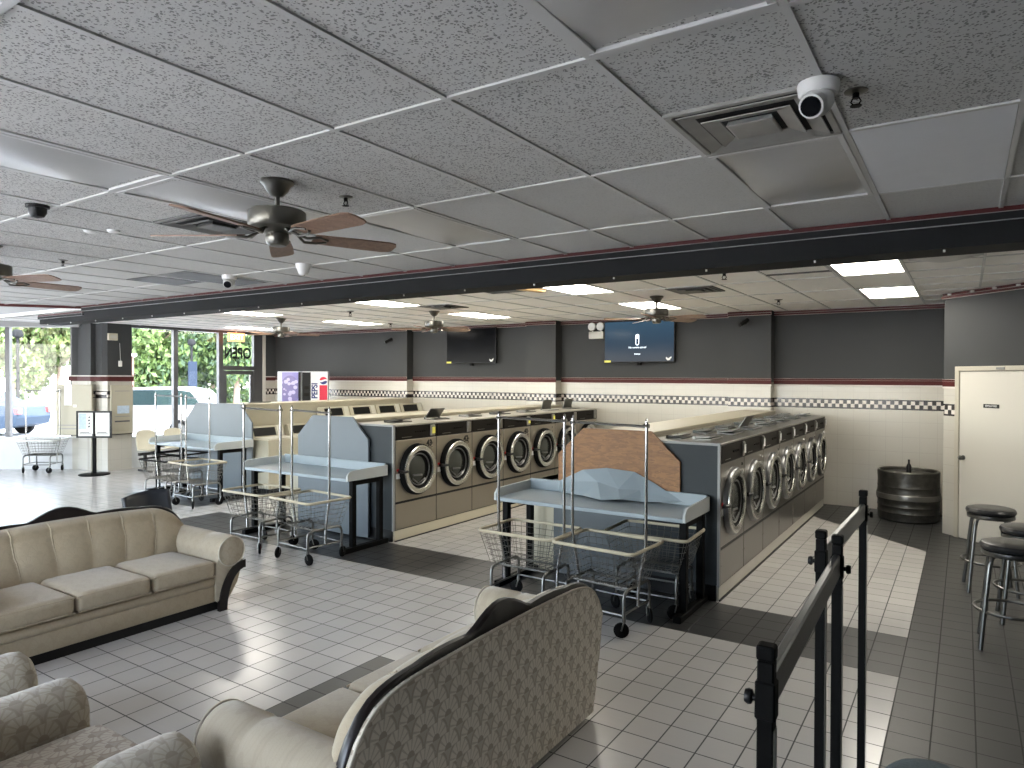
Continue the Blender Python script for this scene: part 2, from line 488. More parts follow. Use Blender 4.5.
FAB = dict(base=(0.45, 0.40, 0.32), light=(0.58, 0.54, 0.45), dark=(0.36, 0.30, 0.235))
m_fab_plain = mat_fan_fabric('upholstery_seat', (0.385, 0.32, 0.225), (0.415, 0.35, 0.25), (0.34, 0.28, 0.20), (1, 0, 0), (0, 0.8, 1), 0.16, 0.5)
m_fab_back = mat_fan_fabric('upholstery_back', (0.35, 0.285, 0.195), (0.375, 0.31, 0.215), (0.30, 0.245, 0.17), (1, 0, 0), (0, 0, 1), 0.16, 0.4)
m_fab_rear = mat_fan_fabric('upholstery_rear_fans', (0.52, 0.47, 0.385), (0.76, 0.70, 0.60), (0.34, 0.285, 0.22), (1, 0, 0), (0, 0, 1), 0.152, 1.0)
m_fab_sarm = mat_fan_fabric('upholstery_sofa_arm', (0.36, 0.30, 0.215), (0.39, 0.33, 0.24), (0.31, 0.255, 0.185), (0, 1, 0), (0.8, 0, 1), 0.17, 0.5)
m_fab_arm = mat_fan_fabric('upholstery_arm_fans', (0.40, 0.355, 0.285), (0.52, 0.475, 0.39), (0.31, 0.265, 0.205), (0, 1, 0), (0.8, 0, 1), 0.155, 0.85)
m_fab_armf = mat_fan_fabric('upholstery_arm_front', (0.38, 0.32, 0.235), (0.42, 0.36, 0.27), (0.32, 0.265, 0.195), (1, 0.5, 0), (0, 0, 1), 0.15, 0.7)
m_fab_chair = mat_fan_fabric('upholstery_chair_seat_fans', (0.42, 0.36, 0.30), (0.62, 0.58, 0.50), (0.31, 0.25, 0.20), (1, 0, 0), (0, 1, 0.6), 0.14, 0.9)
m_piping = M('upholstery_piping', (0.46, 0.41, 0.33), 0.8)

# ------------------------------------------------------------------ camera
CAMZ = 1.95
f_px, yaw, pitch, roll = 690.0, 0.5808, -0.0113, 0.0033
fw = Vector((-math.sin(yaw)*math.cos(pitch), math.cos(yaw)*math.cos(pitch), math.sin(pitch)))
rt = Vector((math.cos(yaw), math.sin(yaw), 0)); up = rt.cross(fw)
r2 = rt*math.cos(roll)+up*math.sin(roll); u2 = r2.cross(fw)
cam_d = bpy.data.cameras.new('camera'); cam_d.sensor_width = 36.0
cam_d.lens = 36.0*f_px/1024.0; cam_d.clip_start = 0.05; cam_d.clip_end = 400
cam = bpy.data.objects.new('camera', cam_d); COL.objects.link(cam)
mw = Matrix.Identity(4)
for i in range(3):
    mw[i][0] = r2[i]; mw[i][1] = u2[i]; mw[i][2] = -fw[i]
mw.translation = Vector((0, 0, CAMZ))
cam.matrix_world = mw
S.camera = cam

# ------------------------------------------------------------------ the room
ZC = 3.005          # front ceiling
YW = 11.51          # far wall
YB = 5.235          # face of the beam
# floor: tile cells, each cut in four triangles, white or grey
def is_white(x, y):
    if x > TX0: return False
    if TX0-15*TILE < x < TX0-12*TILE and y < TY0-8*TILE: return False
    if y < TY0:
        return True
    if y < TY0+4*TILE:
        return x < TX0-42*TILE
    if TX0-7*TILE-0.05 <= x: return x+y < 8.60
    if TX0-26*TILE < x < TX0-16*TILE: return y < TY0+26*TILE
    if TX0-45*TILE < x < TX0-34*TILE: return y < TY0+26*TILE
    if x < TX0-55*TILE: return True
    return False
mb = MB(); bm = mb.bm
nx0 = int((-20.2-TX0)/TILE); nx1 = int((3.4-TX0)/TILE)+1
ny0 = int((-3.2-TY0)/TILE); ny1 = int((11.8-TY0)/TILE)+1
vcache = {}
def vtx(x, y):
    k = (round(x, 4), round(y, 4))
    if k not in vcache: vcache[k] = bm.verts.new((x, y, 0))
    return vcache[k]
for i in range(nx0, nx1):
    for j in range(ny0, ny1):
        x0, y0 = TX0+i*TILE, TY0+j*TILE; x1, y1 = x0+TILE, y0+TILE; cx, cy = x0+TILE/2, y0+TILE/2
        tri = [((x0, y0), (x1, y0)), ((x1, y0), (x1, y1)), ((x1, y1), (x0, y1)), ((x0, y1), (x0, y0))]
        ws = [is_white((a[0]+b[0]+cx)/3, (a[1]+b[1]+cy)/3) for a, b in tri]
        if all(ws) or not any(ws):
            f = bm.faces.new((vtx(x0, y0), vtx(x1, y0), vtx(x1, y1), vtx(x0, y1))); f.material_index = 0 if ws[0] else 1
        else:
            for (a, b), w in zip(tri, ws):
                f = bm.faces.new((vtx(*a), vtx(*b), vtx(cx, cy))); f.material_index = 0 if w else 1
struct(mb, 'floor', [m_floor_w, m_floor_g])

# ceiling: front sheet (cut along the slanting left edge), far sheet, raised strip by the windows
mb = MB()
front = [(-11.35, 5.3), (-17.2, -2.6), (3.1, -2.6), (3.1, 5.3)]
mb.prism(front, 'xy', ZC, ZC+0.06)
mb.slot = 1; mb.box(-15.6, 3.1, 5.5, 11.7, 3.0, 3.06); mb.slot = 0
mb.prism([(-11.35, 5.36), (-17.2, -2.54), (-20.2, -2.6), (-20.2, 8.3), (-11.35, 8.3)], 'xy', 3.70, 3.76)
m_ceil_far = M('ceiling_tile_far_brightened', (0.90, 0.885, 0.85), 0.9, noise=0.04, nscale=3, bump=0.15, bscale=120, spec=0.2)  # light painted in: far sheet gets a paler base so it reads as lit
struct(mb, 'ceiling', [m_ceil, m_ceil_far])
# grid of T-bars
mb = MB()
gx, gy = -1.044, 2.058
k = -26
while k < 7:
    x = gx+0.61*k
    ylo = -2.5 if x > -17.1 else 0
    ylo = max(-2.5, 5.27+(x+11.35)*(7.9/5.85)*1.0) if x < -11.35 else -2.5
    yhi = 5.23
    if x < -11.35:
        ylo, yhi = -2.5, 5.27+(x+11.35)*(7.9/5.85)
    if yhi > ylo: mb.box(x-0.012, x+0.012, ylo, yhi, ZC-0.008, ZC+0.01)
    k += 1
for j in range(-4, 4):
    y = gy+1.2*j if j < 3 else 9
    if y > 5.2: continue
    xl = -11.35+(y-5.3)*(5.85/7.9)
    mb.box(max(xl, -17.0), 3.0, y-0.012, y+0.012, ZC-0.0085, ZC+0.01)
k = -25
FX, FY = -1.105, 6.62
while k < 7:
    x = FX+0.62*k
    if -15.4 < x < 3.0: mb.box(x-0.011, x+0.011, 5.5, YW, 3.0-0.008, 3.01)
    k += 1
for j in range(0, 5):
    y = FY+1.215*j
    mb.box(-15.4, 3.0, y-0.011, y+0.011, 3.0-0.0085, 3.01)
    if j < 4: mb.box(-0.49, 3.0, y+0.6075-0.011, y+0.6075+0.011, 3.0-0.0085, 3.01)
struct(mb, 'trim_1', m_tbar)

# beam across the room with red strip and pale moulding
mb = MB()
mb.box(-11.3, 3.1, YB, YB+0.34, 2.78, 3.06)
mb.box(-12.76, -11.3, YB+0.01, YB+0.34, 2.78, 2.90)
mb.slot = 1
mb.box(-11.3, 3.1, YB-0.028, YB, 2.918, 2.976, 0.006)
mb.box(-12.76, -11.28, YB-0.024, YB+0.01, 2.855, 2.90, 0.006)
mb.slot = 2
mb.box(-11.3, 3.1, YB-0.020, YB, 2.9765, 3.005)
mb.box(-12.76, -11.28, YB-0.018, YB+0.01, 2.90, 2.925)
mb.slot = 3
x = -12.6
while x < 3:
    mb.cyl((x, YB+0.06, 2.782), (x, YB+0.06, 2.765), 0.008, n=6); x += 0.78
struct(mb, 'trim_2', [m_beam, m_mould, m_red, m_white])
# fascia along the slanting edge of the front ceiling
d = Vector((-5.85, -7.9, 0)).normalized(); nrm = Vector((-d.y, d.x, 0))
mb = MB()
p0 = Vector((-11.3, 5.36, 0)); p1 = Vector((-17.2, -2.6, 0))
off = Vector((-0.06, 0.045, 0))
def slab(mb, a, b, o, z0, z1):
    mb.prism([(a.x, a.y), (b.x, b.y), (b.x+o.x, b.y+o.y), (a.x+o.x, a.y+o.y)], 'xy', z0, z1)
slab(mb, p0, p1, off, 2.975, 3.75)
mb.slot = 1
slab(mb, p0-off*0.3, p1-off*0.3, off*0.3, 2.965, 3.004)
mb.slot = 0
mb.box(-12.9, -11.3, 5.52, 5.58, 2.90, 3.75)
mb.box(-15.5, -12.9, 5.52, 5.58, 3.0, 3.75)
struct(mb, 'trim_3', [m_mould, m_red])

# far wall and its three shallow pilasters
mb = MB()
mb.box(-15.2, 0.0, YW, YW+0.15, 0, 3.02)
struct(mb, 'wall_far', m_wall_far)
for n, (a, b, dpt) in enumerate(((-14.76, -10.16, 0.20), (-7.08, -6.43, 0.22), (-3.21, -2.55, 0.22))):
    mb = MB(); mb.box(a, b, YW-dpt, YW+0.01, 0, 3.0)
    struct(mb, 'trim_%d' % (4+n), m_wall_far)
# red chair rail with white upper edge, and crown strips, following the far wall
def rail(mb, a, b, y):
    mb.slot = 0; mb.box(a, b, y-0.014, y, 1.838, 1.8995, 0.004, 1)
    mb.slot = 1; mb.box(a, b, y-0.018, y, 1.90, 1.93, 0.003, 1); mb.box(a, b, y-0.012, y, 1.815, 1.8375)
    mb.slot = 1; mb.box(a, b, y-0.04, y, 2.925, 2.965, 0.006, 1)
    mb.slot = 0; mb.box(a, b, y-0.03, y, 2.966, 2.995)
mb = MB()
for a, b, y in ((-14.76, -10.16, YW-0.20), (-10.16, -7.08, YW), (-7.08, -6.43, YW-0.22), (-6.43, -3.21, YW), (-3.21, -2.55, YW-0.22), (-2.55, -0.22, YW)):
    rail(mb, a-0.01, b+0.012, y)
struct(mb, 'trim_7', [m_red, m_redw])
# angled wall at the right with the white door
C0 = Vector((-0.22, 10.2, 0)); dd = Vector((0.70, -0.714, 0)).normalized(); dn = Vector((dd.y, -dd.x, 0))   # dn points to the room (-x,-y)
RZ = math.atan2(dd.y, dd.x)     # local +X runs along the wall, local -Y faces the room
mb = MB()
mb.prism([(-0.22, 10.2), (-0.22, YW+0.15), (0.6, YW+0.15), (3.4, 7.1), (3.4, 6.51), (2.93, 6.99)], 'xy', 0, 3.02)
o = struct(mb, 'wall_right', m_wall_diag)
mb = MB()   # local coordinates: x along wall from corner, y<0 into room
mb.slot = 0; mb.box(-0.012, 0.195, -0.014, 0.0, 1.838, 1.8995, 0.004, 1); mb.box(0, 4.0, -0.03, 0, 2.966, 2.995)
mb.slot = 1; mb.box(-0.012, 0.195, -0.018, 0.0, 1.90, 1.93, 0.003, 1); mb.box(-0.012, 0.195, -0.012, 0.0, 1.815, 1.8375); mb.box(-0.02, 4.0, -0.04, 0, 2.925, 2.965, 0.006, 1)
mb.slot = 2
for xx in (0.12, 0.45, 0.75, 1.05): mb.cyl((xx, -0.045, 2.965), (xx, -0.045, 2.985), 0.022, n=8)
o = struct(mb, 'trim_8', [m_red, m_redw, m_white]); o.location = C0; o.rotation_euler.z = RZ
def on_diag(mb, name, mats, parent=None, smooth=None):
    o = mb.build(name, mats, parent, smooth)
    if parent is None: o.location = C0; o.rotation_euler.z = RZ
    return o
mb = MB()
mb.box(0.20, 0.262, -0.035, 0.0, 0, 2.085, 0.006); mb.box(1.19, 1.252, -0.035, 0.0, 0, 2.085, 0.006); mb.box(0.20, 1.252, -0.0355, 0.0, 2.03, 2.086, 0.006)
dr = on_diag(mb, 'door_1', m_frame); dr['kind'] = 'structure'
mb = MB(); mb.box(0.266, 1.186, -0.022, 0.0, 0.012, 2.026, 0.004); mb.build('slab', m_door, dr)
mb = MB(); mb.lathe([(0.001, -0.085), (0.020, -0.083), (0.028, -0.07), (0.026, -0.056), (0.012, -0.048), (0.011, -0.03), (0.030, -0.027), (0.030, -0.022)], (0.325, 0, 0.985), 'y', 20); mb.build('door_knob', m_chrome_d, dr, True)
mb = MB(); mb.box(0.60, 0.81, -0.027, -0.021, 1.60, 1.645, 0.004); sp = mb.build('sign_plate', m_black, dr)
mb = MB(); mb.box(0.78, 0.89, -0.045, -0.035, 2.045, 2.072, 0.003); mb.build('closer_bracket', m_chrome_d, dr)
# remaining walls of the room (behind and beside the camera), plus added windows and roof slab
mb = MB(); mb.box(-20.2, -1.5, -2.75, -2.6, 0, 0.66); mb.box(-20.2, -1.5, -2.75, -2.6, 2.93, 3.76); mb.box(-1.5, 3.4, -2.75, -2.6, 0, 3.76); struct(mb, 'wall_near', m_grey_paint)
mb = MB()
for k in range(11): mb.box(-20.1+1.855*k-0.04, -20.1+1.855*k+0.04, -2.72, -2.63, 0.66, 2.93)
w5 = struct(mb, 'added_fill_window', m_alu)  # unseen window wall, added to bring more daylight into the front room
mb = MB(); mb.box(-20.1, -1.5, -2.68, -2.672, 0.66, 2.93); mb.build('pane', m_glass, w5)
mb = MB(); mb.box(-20.3, 3.5, -2.8, 11.7, 3.78, 3.9); struct(mb, 'trim_13', m_grey_paint)  # unseen roof slab, added to stop sun leaking past the ceiling sheets
mb = MB(); mb.box(3.1, 3.25, -2.6, 6.85, 0, 3.1); struct(mb, 'wall_right.001', m_grey_paint)
mb = MB(); mb.box(-20.2, -20.05, -2.6, 3.2, 0, 0.66); mb.box(-20.2, -20.05, -2.6, 3.2, 2.93, 3.76)
struct(mb, 'wall_left.001', m_grey_paint)
mb = MB()
for yy in (-2.56, -0.7, 1.2, 3.1): mb.box(-20.16, -20.08, yy-0.04, yy+0.04, 0.66, 2.93)
w4 = struct(mb, 'added_left_window', m_alu)  # unseen glazing, added for more daylight from the left
mb = MB(); mb.box(-20.125, -20.115, -2.6, 3.2, 0.66, 2.93); mb.build('pane', m_glass, w4)

# ---- shop front, slanting part.  local x runs from the corner post down-left
A0 = Vector((-15.34, 6.99, 0)); ad = Vector((-0.80, -0.60, 0)); AZ = math.atan2(ad.y, ad.x)
def at_front(mb, name, mats, parent=None, smooth=None):
    o = mb.build(name, mats, parent, smooth)
    if parent is None:
        o.location = A0; o.rotation_euler.z = AZ; o['kind'] = 'structure'
    return o
LF = 6.0
m_sill = M('pale_grey_tile', (0.50, 0.50, 0.50), 0.3, noise=0.06)
mb = MB(); mb.box(-0.1, LF, -0.14, 0.0, 0, 0.64, 0.004); mb.slot = 1; mb.box(-0.1, LF, -0.15, 0.04, 0.64, 0.67, 0.004)
at_front(mb, 'wall_left', [m_sill, m_offwhite])
mb = MB(); mb.box(-0.1, LF, -0.16, 0.10, 2.93, 3.10, 0.01); mb.slot = 1; mb.box(-0.1, LF, -0.20, -0.04, 3.64, 3.76)
at_front(mb, 'trim_9', [m_mould, m_mould])
mb = MB()
for xx in (0.10, 1.40, 2.80, 4.2, 5.6): mb.box(xx-0.045, xx+0.045, -0.12, -0.02, 0.67, 2.93, 0.004)
w1 = at_front(mb, 'window_1', m_alu)
mb = MB(); mb.box(-0.1, LF, -0.075, -0.067, 0.67, 2.93); mb.build('pane', m_glass, w1)
mb = MB(); mb.box(-0.1, LF, -0.125, -0.115, 3.10, 3.64); mb.build('clerestory_pane', m_glass, w1)
# ---- corner pier
mb = MB()
mb.prism([(-15.42, 6.93), (-15.32, 7.00), (-14.86, 7.03), (-14.86, 7.12), (-14.62, 7.13), (-14.50, 7.18), (-14.50, 7.66), (-14.62, 7.70), (-14.9, 7.70), (-15.5, 7.1)], 'xy', 0, 3.4)
struct(mb, 'wall_left.002', m_wall_left)
mb = MB()
def rail_poly(mb, pts, z0, z1, t):
    for a, b in zip(pts[:-1], pts[1:]):
        a, b = Vector(a+(0,)), Vector(b+(0,)); d = (b-a).normalized(); n = Vector((d.y, -d.x, 0))*t
        mb.prism([(a.x, a.y), (b.x, b.y), (b.x+n.x, b.y+n.y), (a.x+n.x, a.y+n.y)], 'xy', z0, z1)
pp = [(-15.50, 6.90), (-15.32, 7.00), (-14.86, 7.03), (-14.62, 7.12), (-14.50, 7.18), (-14.50, 7.70)]
mb.slot = 0; rail_poly(mb, pp, 1.822, 1.915, 0.02)
mb.slot = 1; rail_poly(mb, pp, 1.916, 1.94, 0.024)
struct(mb, 'trim_10', [m_red, m_redw])
# ---- shop front beyond the pier, with the glazed door
XS = -14.55
mb = MB(); mb.box(XS-0.14, XS, 7.68, 9.76, 0, 0.62, 0.004); mb.slot = 1; mb.box(XS-0.15, XS+0.03, 7.68, 9.76, 0.62, 0.65, 0.004)
struct(mb, 'wall_left.003', [m_sill, m_offwhite])
mb = MB(); mb.box(XS-0.12, XS+0.02, 7.6, 10.95, 2.94, 3.05); struct(mb, 'trim_11', m_alu)
mb = MB()
for a, b in ((7.66, 7.70), (8.61, 8.71)): mb.box(XS-0.10, XS, a, b, 0.65, 2.94, 0.004)
w2 = struct(mb, 'window_2', m_alu)
mb = MB(); mb.box(XS-0.055, XS-0.047, 7.70, 9.72, 0.65, 2.94); mb.build('pane', m_glass, w2)
mb = MB()
mb.box(XS-0.10, XS, 9.71, 9.82, 0, 2.94, 0.004); mb.box(XS-0.10, XS, 10.66, 10.90, 0, 2.94, 0.004); mb.box(XS-0.10, XS+0.01, 9.82, 10.66, 2.07, 2.17, 0.004)
d2 = struct(mb, 'door_2', m_alu)
mb = MB(); mb.box(XS-0.08, XS-0.02, 9.83, 9.92, 0.02, 2.06); mb.box(XS-0.08, XS-0.02, 10.57, 10.655, 0.02, 2.06); mb.box(XS-0.08, XS-0.02, 9.92, 10.57, 0.02, 0.25); mb.box(XS-0.08, XS-0.02, 9.92, 10.57, 1.97, 2.06)
mb.build('door_leaf', m_alu, d2)
mb = MB(); mb.box(XS-0.055, XS-0.047, 9.92, 10.57, 0.25, 1.97); mb.build('pane', m_glass, d2)
mb = MB(); mb.box(XS-0.055, XS-0.047, 9.82, 10.66, 2.17, 2.94); mb.build('transom_pane', m_glass, d2)
# wall stub between the door and the far corner
mb = MB(); mb.box(XS-0.2, XS-0.03, 10.90, 11.7, 0, 3.02); struct(mb, 'wall_left.004', m_wall_left)
mb = MB()
mb.slot = 0; mb.box(XS-0.03, XS-0.016, 10.95, 11.32, 1.822, 1.905); mb.slot = 1; mb.box(XS-0.03, XS-0.012, 10.95, 11.32, 1.9055, 1.93)
mb.slot = 2; mb.box(XS-0.03, XS+0.02, 10.90, 10.98, 0, 2.95)
struct(mb, 'trim_12', [m_red, m_redw, m_redw])
# baseboards of dark tile

def text_mesh(name, s, size, mat, parent, matrix, extrude=0.001, align='CENTER', sx=1.0, bold=0.0):
    cu = bpy.data.curves.new(name, 'FONT'); cu.body = s; cu.size = size; cu.extrude = extrude
    cu.offset = bold; cu.align_x = align; cu.align_y = 'CENTER'
    o = bpy.data.objects.new(name, cu); COL.objects.link(o)
    dg = bpy.context.evaluated_depsgraph_get(); dg.update()
    me = bpy.data.meshes.new_from_object(o.evaluated_get(dg))
    bpy.data.objects.remove(o)
    me.transform(Matrix.Diagonal((sx, 1, 1, 1)))
    me.transform(matrix)
    me.materials.clear(); me.materials.append(mat)
    o = bpy.data.objects.new(name, me); COL.objects.link(o)
    if parent is not None: o.parent = parent
    return o
def face_mtx(origin, xdir, zdir):
    """text plane: its x along XDIR, its y along ZDIR"""
    x = Vector(xdir).normalized(); y = Vector(zdir).normalized(); z = x.cross(y)
    m = Matrix.Identity(4)
    for i in range(3): m[i][0], m[i][1], m[i][2] = x[i], y[i], z[i]
    m.translation = Vector(origin)
    return m
text_mesh('lettering', 'EMPLOYEES', 0.030, m_paper, sp, face_mtx((0.705, -0.0275, 1.6225), (1, 0, 0), (0, 0, 1)), 0.0005)
# OPEN lettering on the transom (reads from the street, so mirrored from inside)
text_mesh('open_lettering', 'OPEN', 0.36, m_black, d2, face_mtx((XS-0.058, 10.25, 2.47), (0, -1, 0), (0, 0, 1)), 0.002, sx=0.78, bold=0.012)
# lit exit sign hanging over the door
ex = thing('exit_sign', 'orange lit exit sign hanging above the glass entrance door', 'exit sign', (XS+0.35, 9.92, 2.82))
mb = MB(); mb.box(-0.03, 0.03, -0.21, 0.21, -0.085, 0.12, 0.01); mb.build('housing', M('exit_orange', (0.75, 0.28, 0.12), 0.4, emit=(1.0, 0.35, 0.14, 0.8)), ex)
text_mesh('lettering', 'EXIT', 0.17, M('exit_letters', (0.9, 0.85, 0.8), 0.4, emit=(1, 0.9, 0.8, 1.6)), ex, face_mtx((0.031, 0, 0.015), (0, 1, 0), (0, 0, 1)), 0.001)
mb = MB(); mb.cyl((0, 0, 0.12), (0, 0, 0.182), 0.012, n=8); mb.build('stem', m_white, ex)

# ------------------------------------------------------------------ front-loading washers
def washer(label, num, steel, sticker=True):
    """local: x along the row, front face y=0 looking to -y, back at +y"""
    W = 0.755; h = W/2
    t = thing('front_load_washer', label, 'washing machine')
    mb = MB()
    mb.box(-h+0.002, h-0.002, 0.012, 0.68, 0.13, 1.352, 0.004, 1)
    # shaped front sheet above the lower gap
    mb.box(-h+0.007, h-0.007, 0.0, 0.010, 0.464, 1.188, 0.005, 2)
    mb.build('body', steel, t)
    mb = MB(); mb.box(-h, h, 0.004, 0.011, 0.13, 1.352); mb.build('seam_backing', m_black, t)
    mb = MB(); mb.box(-h+0.007, h-0.007, 0.0, 0.010, 0.135, 0.438, 0.005, 2)
    for xx in (-h+0.03, h-0.03): mb.lathe([(0.001, -0.003), (0.006, -0.003), (0.007, 0.0)], (xx, 0, 0.30), 'y', 8)
    mb.build('lower_panel', steel, t)
    mb = MB(); mb.box(-h+0.006, h-0.006, -0.006, 0.013, 1.196, 1.348, 0.005, 2)
    for k in range(5): mb.lathe([(0.001, -0.016), (0.010, -0.015), (0.011, -0.006)], (-0.02+k*0.042, 0, 1.275), 'y', 10)
    cp = mb.build('control_panel', m_panel_dark, t)
    mb = MB(); mb.box(-0.27, -0.10, -0.0075, -0.005, 1.215, 1.222); mb.build('panel_printing', m_nickel, cp)
    mb = MB(); mb.box(0.245, 0.325, -0.022, 0.0, 1.205, 1.342, 0.004); mb.box(0.262, 0.308, -0.032, -0.02, 1.255, 1.33, 0.003)
    cb = mb.build('coin_box', m_steel_r, t)
    if sticker:
        mb = MB(); mb.box(0.255, 0.312, -0.0345, -0.032, 1.235, 1.315); mb.build('sticker', m_yellow if sticker == 'y' else m_paper, cb)
    cx, cz = 0.0, 0.82
    # dark gasket, metal ring, bowl of glass
    mb = MB(); mb.lathe([(0.312, 0.002), (0.310, -0.05), (0.298, -0.078), (0.275, -0.086)], (cx, 0, cz), 'y', 40); mb.build('door_gasket', m_drum if steel is m_steel_r else m_rubber, t, True)
    mb = MB(); mb.lathe([(0.289, -0.075), (0.288, -0.092), (0.278, -0.102), (0.240, -0.104), (0.229, -0.096), (0.226, -0.060)], (cx, 0, cz), 'y', 48)
    for k in range(12):
        a = 2*PI*k/12+0.2
        mb.ball((cx+0.259*math.cos(a), -0.103, cz+0.259*math.sin(a)), 0.007, 8)
    ring = mb.build('door_ring', m_ringm, t, True)
    mb = MB(); mb.lathe([(0.162, -0.020), (0.15, -0.030), (0.09, -0.046), (0.001, -0.050)], (cx-0.02, 0, cz), 'y', 40); mb.build('door_glass', m_doorglass, ring, True)
    mb = MB(); mb.lathe([(0.229, -0.072), (0.20, -0.030), (0.15, -0.016), (0.001, -0.016)], (cx, 0, cz), 'y', 40); mb.build('inner_gasket', m_rubber, ring, True)
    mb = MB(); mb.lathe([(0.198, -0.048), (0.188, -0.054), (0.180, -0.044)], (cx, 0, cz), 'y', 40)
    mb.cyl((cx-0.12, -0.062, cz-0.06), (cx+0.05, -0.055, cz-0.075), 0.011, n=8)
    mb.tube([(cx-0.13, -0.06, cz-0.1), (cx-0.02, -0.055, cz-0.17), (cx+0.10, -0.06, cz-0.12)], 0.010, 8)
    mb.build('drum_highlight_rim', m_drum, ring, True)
    # latch at the left, hinge at the right
    mb = MB(); mb.box(-0.335, -0.275, -0.075, 0.0, cz-0.02, cz+0.02, 0.006); mb.tube([(-0.345, -0.07, cz), (-0.30, -0.105, cz), (-0.25, -0.108, cz)], 0.014, 8); mb.build('door_latch', m_black, t, True)
    mb = MB(); mb.box(-0.362, -0.295, -0.004, 0.0, cz-0.085, cz-0.025); mb.build('instruction_label', m_paper, t)
    mb = MB(); mb.box(-0.355, -0.315, -0.006, 0.0, cz+0.005, cz+0.030, 0.003); mb.build('warning_label', m_redplastic, t)
    mb = MB(); mb.box(0.255, 0.30, -0.08, 0.0, cz-0.09, cz+0.09, 0.006); mb.cyl((0.30, -0.05, cz-0.11), (0.30, -0.05, cz+0.11), 0.014, n=8); mb.build('door_hinge', m_chrome_d, t)
    dp = 0.5 if steel is m_steel_r else 0.8     # the right-row doors are flatter
    for o_ in t.children:
        if o_.name.split('.')[0] in ('door_gasket', 'door_ring', 'door_latch', 'door_hinge'):
            for q_ in [o_]+list(o_.children): q_.data.transform(Matrix.Diagonal((1, dp, 1, 1)))
    # key lock and number
    mb = MB(); mb.lathe([(0.001, -0.01), (0.012, -0.01), (0.014, 0.0)], (0.285, 0, 1.115 if num else 1.13), 'y', 12); mb.lathe([(0.001, -0.008), (0.010, -0.008), (0.012, 0.0)], (0.285, 0, 1.065), 'y', 12); mb.build('panel_lock', m_chrome, t)
    if num:
        text_mesh('number', num, 0.105, m_black, t, face_mtx((0.235, -0.0015, 1.115), (1, 0, 0), (0, 0, 1)), 0.0008, bold=0.004)
    # top sheet with soap box and its lid
    mb = MB(); mb.box(-h, h, -0.004, 0.70, 1.353, 1.372, 0.004, 1); tp = mb.build('top', m_steel_r if steel is m_steel_r else m_wtop, t)
    return t
def soap_lid(t, x, y, w, d, ang):
    mb = MB()
    mb.box(x-w/2-0.012, x+w/2+0.012, y-d/2-0.012, y+d/2+0.012, 1.372, 1.384, 0.003, 1)
    r = Matrix.Rotation(-ang, 3, 'X')
    mb.box(x-w/2, x+w/2, y-d/2, y+d/2, 1.386, 1.398, 0.003, 1, rot=r, piv=(x, y+d/2, 1.39))
    for s in (-1, 1): mb.cyl((x+s*w/2-0.015*s, y+d/2, 1.392), (x+s*(w/2)+0.01*s, y+d/2, 1.392), 0.012, n=8)
    o = mb.build('soap_dispenser_lid', m_chrome_d, t); return o
ordn = ['nearest', 'second', 'third', 'fourth', 'fifth', 'sixth', 'farthest']
row_l, row_r = [], []
for k in range(7):
    lb = 'stainless front-loading washer, %s in the left row beside the white aisle' % (ordn[k] if k in (0, 6) else ordn[k]+' from the near end')
    if k == 0: lb = 'stainless front-loading washer numbered 43, nearest in the left row behind the blue table'
    if k == 1: lb = 'stainless front-loading washer numbered 42, second from the near end of the left row'
    w = washer(lb, {0: '43', 1: '42'}.get(k, '4%d' % (43-k-40) if k < 4 else ''), m_steel, {0: 'y', 3: 'y', 4: 'y'}.get(k, False))
    w.location = (-5.57, 6.0+0.755*(k+0.5), 0); w.rotation_euler.z = PI/2; w['group'] = 'front-loading washers of the left row'
    soap_lid(w, 0.05, 0.35, 0.30, 0.16, (0.12, 0.9, 0.1, 0.15, 0.1, 1.35, 1.3)[k]); row_l.append(w)
for k in range(7):
    lb = 'shiny front-loading washer, %s in the right row facing the rail posts' % (ordn[k] if k in (0, 6) else ordn[k]+' from the near end')
    w = washer(lb, '', m_steel_r, 'w')
    w.location = (-1.76, 5.985+0.755*(k+0.5), 0); w.rotation_euler.z = PI/2; w['group'] = 'front-loading washers of the right row'
    soap_lid(w, 0.05, 0.25, 0.34, 0.15, (0.06, 0.12, 1.0, 0.1, 0.14, 0.08, 0.1)[k])
    soap_lid(w, -0.02, 0.50, 0.28, 0.13, (0.08, 0.1, 0.05, 0.12, 0.1, 0.1, 0.06)[k]); row_r.append(w)

# plinths, end panels, bulkheads
def plinth(x, y0, y1, label):
    mb = MB(); mb.box(x-0.65, x-0.01, y0, y1, 0.0, 0.128, 0.004)
    mb.slot = 1; mb.box(x-0.01, x+0.004, y0, y1, 0.0, 0.012)
    o = mb.build('washer_plinth', [m_cream if 'left' in label else m_offwhite, m_black]); return tag(o, label, 'plinth')
plinth(-5.57, 6.0, 11.29, 'cream painted plinth under the left row of washers')
plinth(-1.76, 5.985, 11.28, 'off-white plinth under the right row of washers')
def end_panel(xa, xb, y, label, tk):
    mb = MB(); mb.box(xa, xb, y-0.03, y, 0.14, 1.352, 0.003); mb.slot = 1; mb.box(xa, xb-0.03, y-0.022, y, 0.0, 0.139)
    mb.slot = 2; mb.box(xb-0.018, xb+0.003, y-0.033, y-0.001, 0.13, 1.352); mb.box(xa, xb+0.003, y-0.036, y, 1.353, 1.374)
    return tag(mb.build('end_panel', [m_darkgrey, m_black, m_mould]), label, 'panel')
end_panel(-6.30, -5.57, 5.995, 'slate grey panel closing the near end of the left washer row', 0)
end_panel(-2.46, -1.76, 5.98, 'dark grey panel closing the near end of the right washer row', 0)
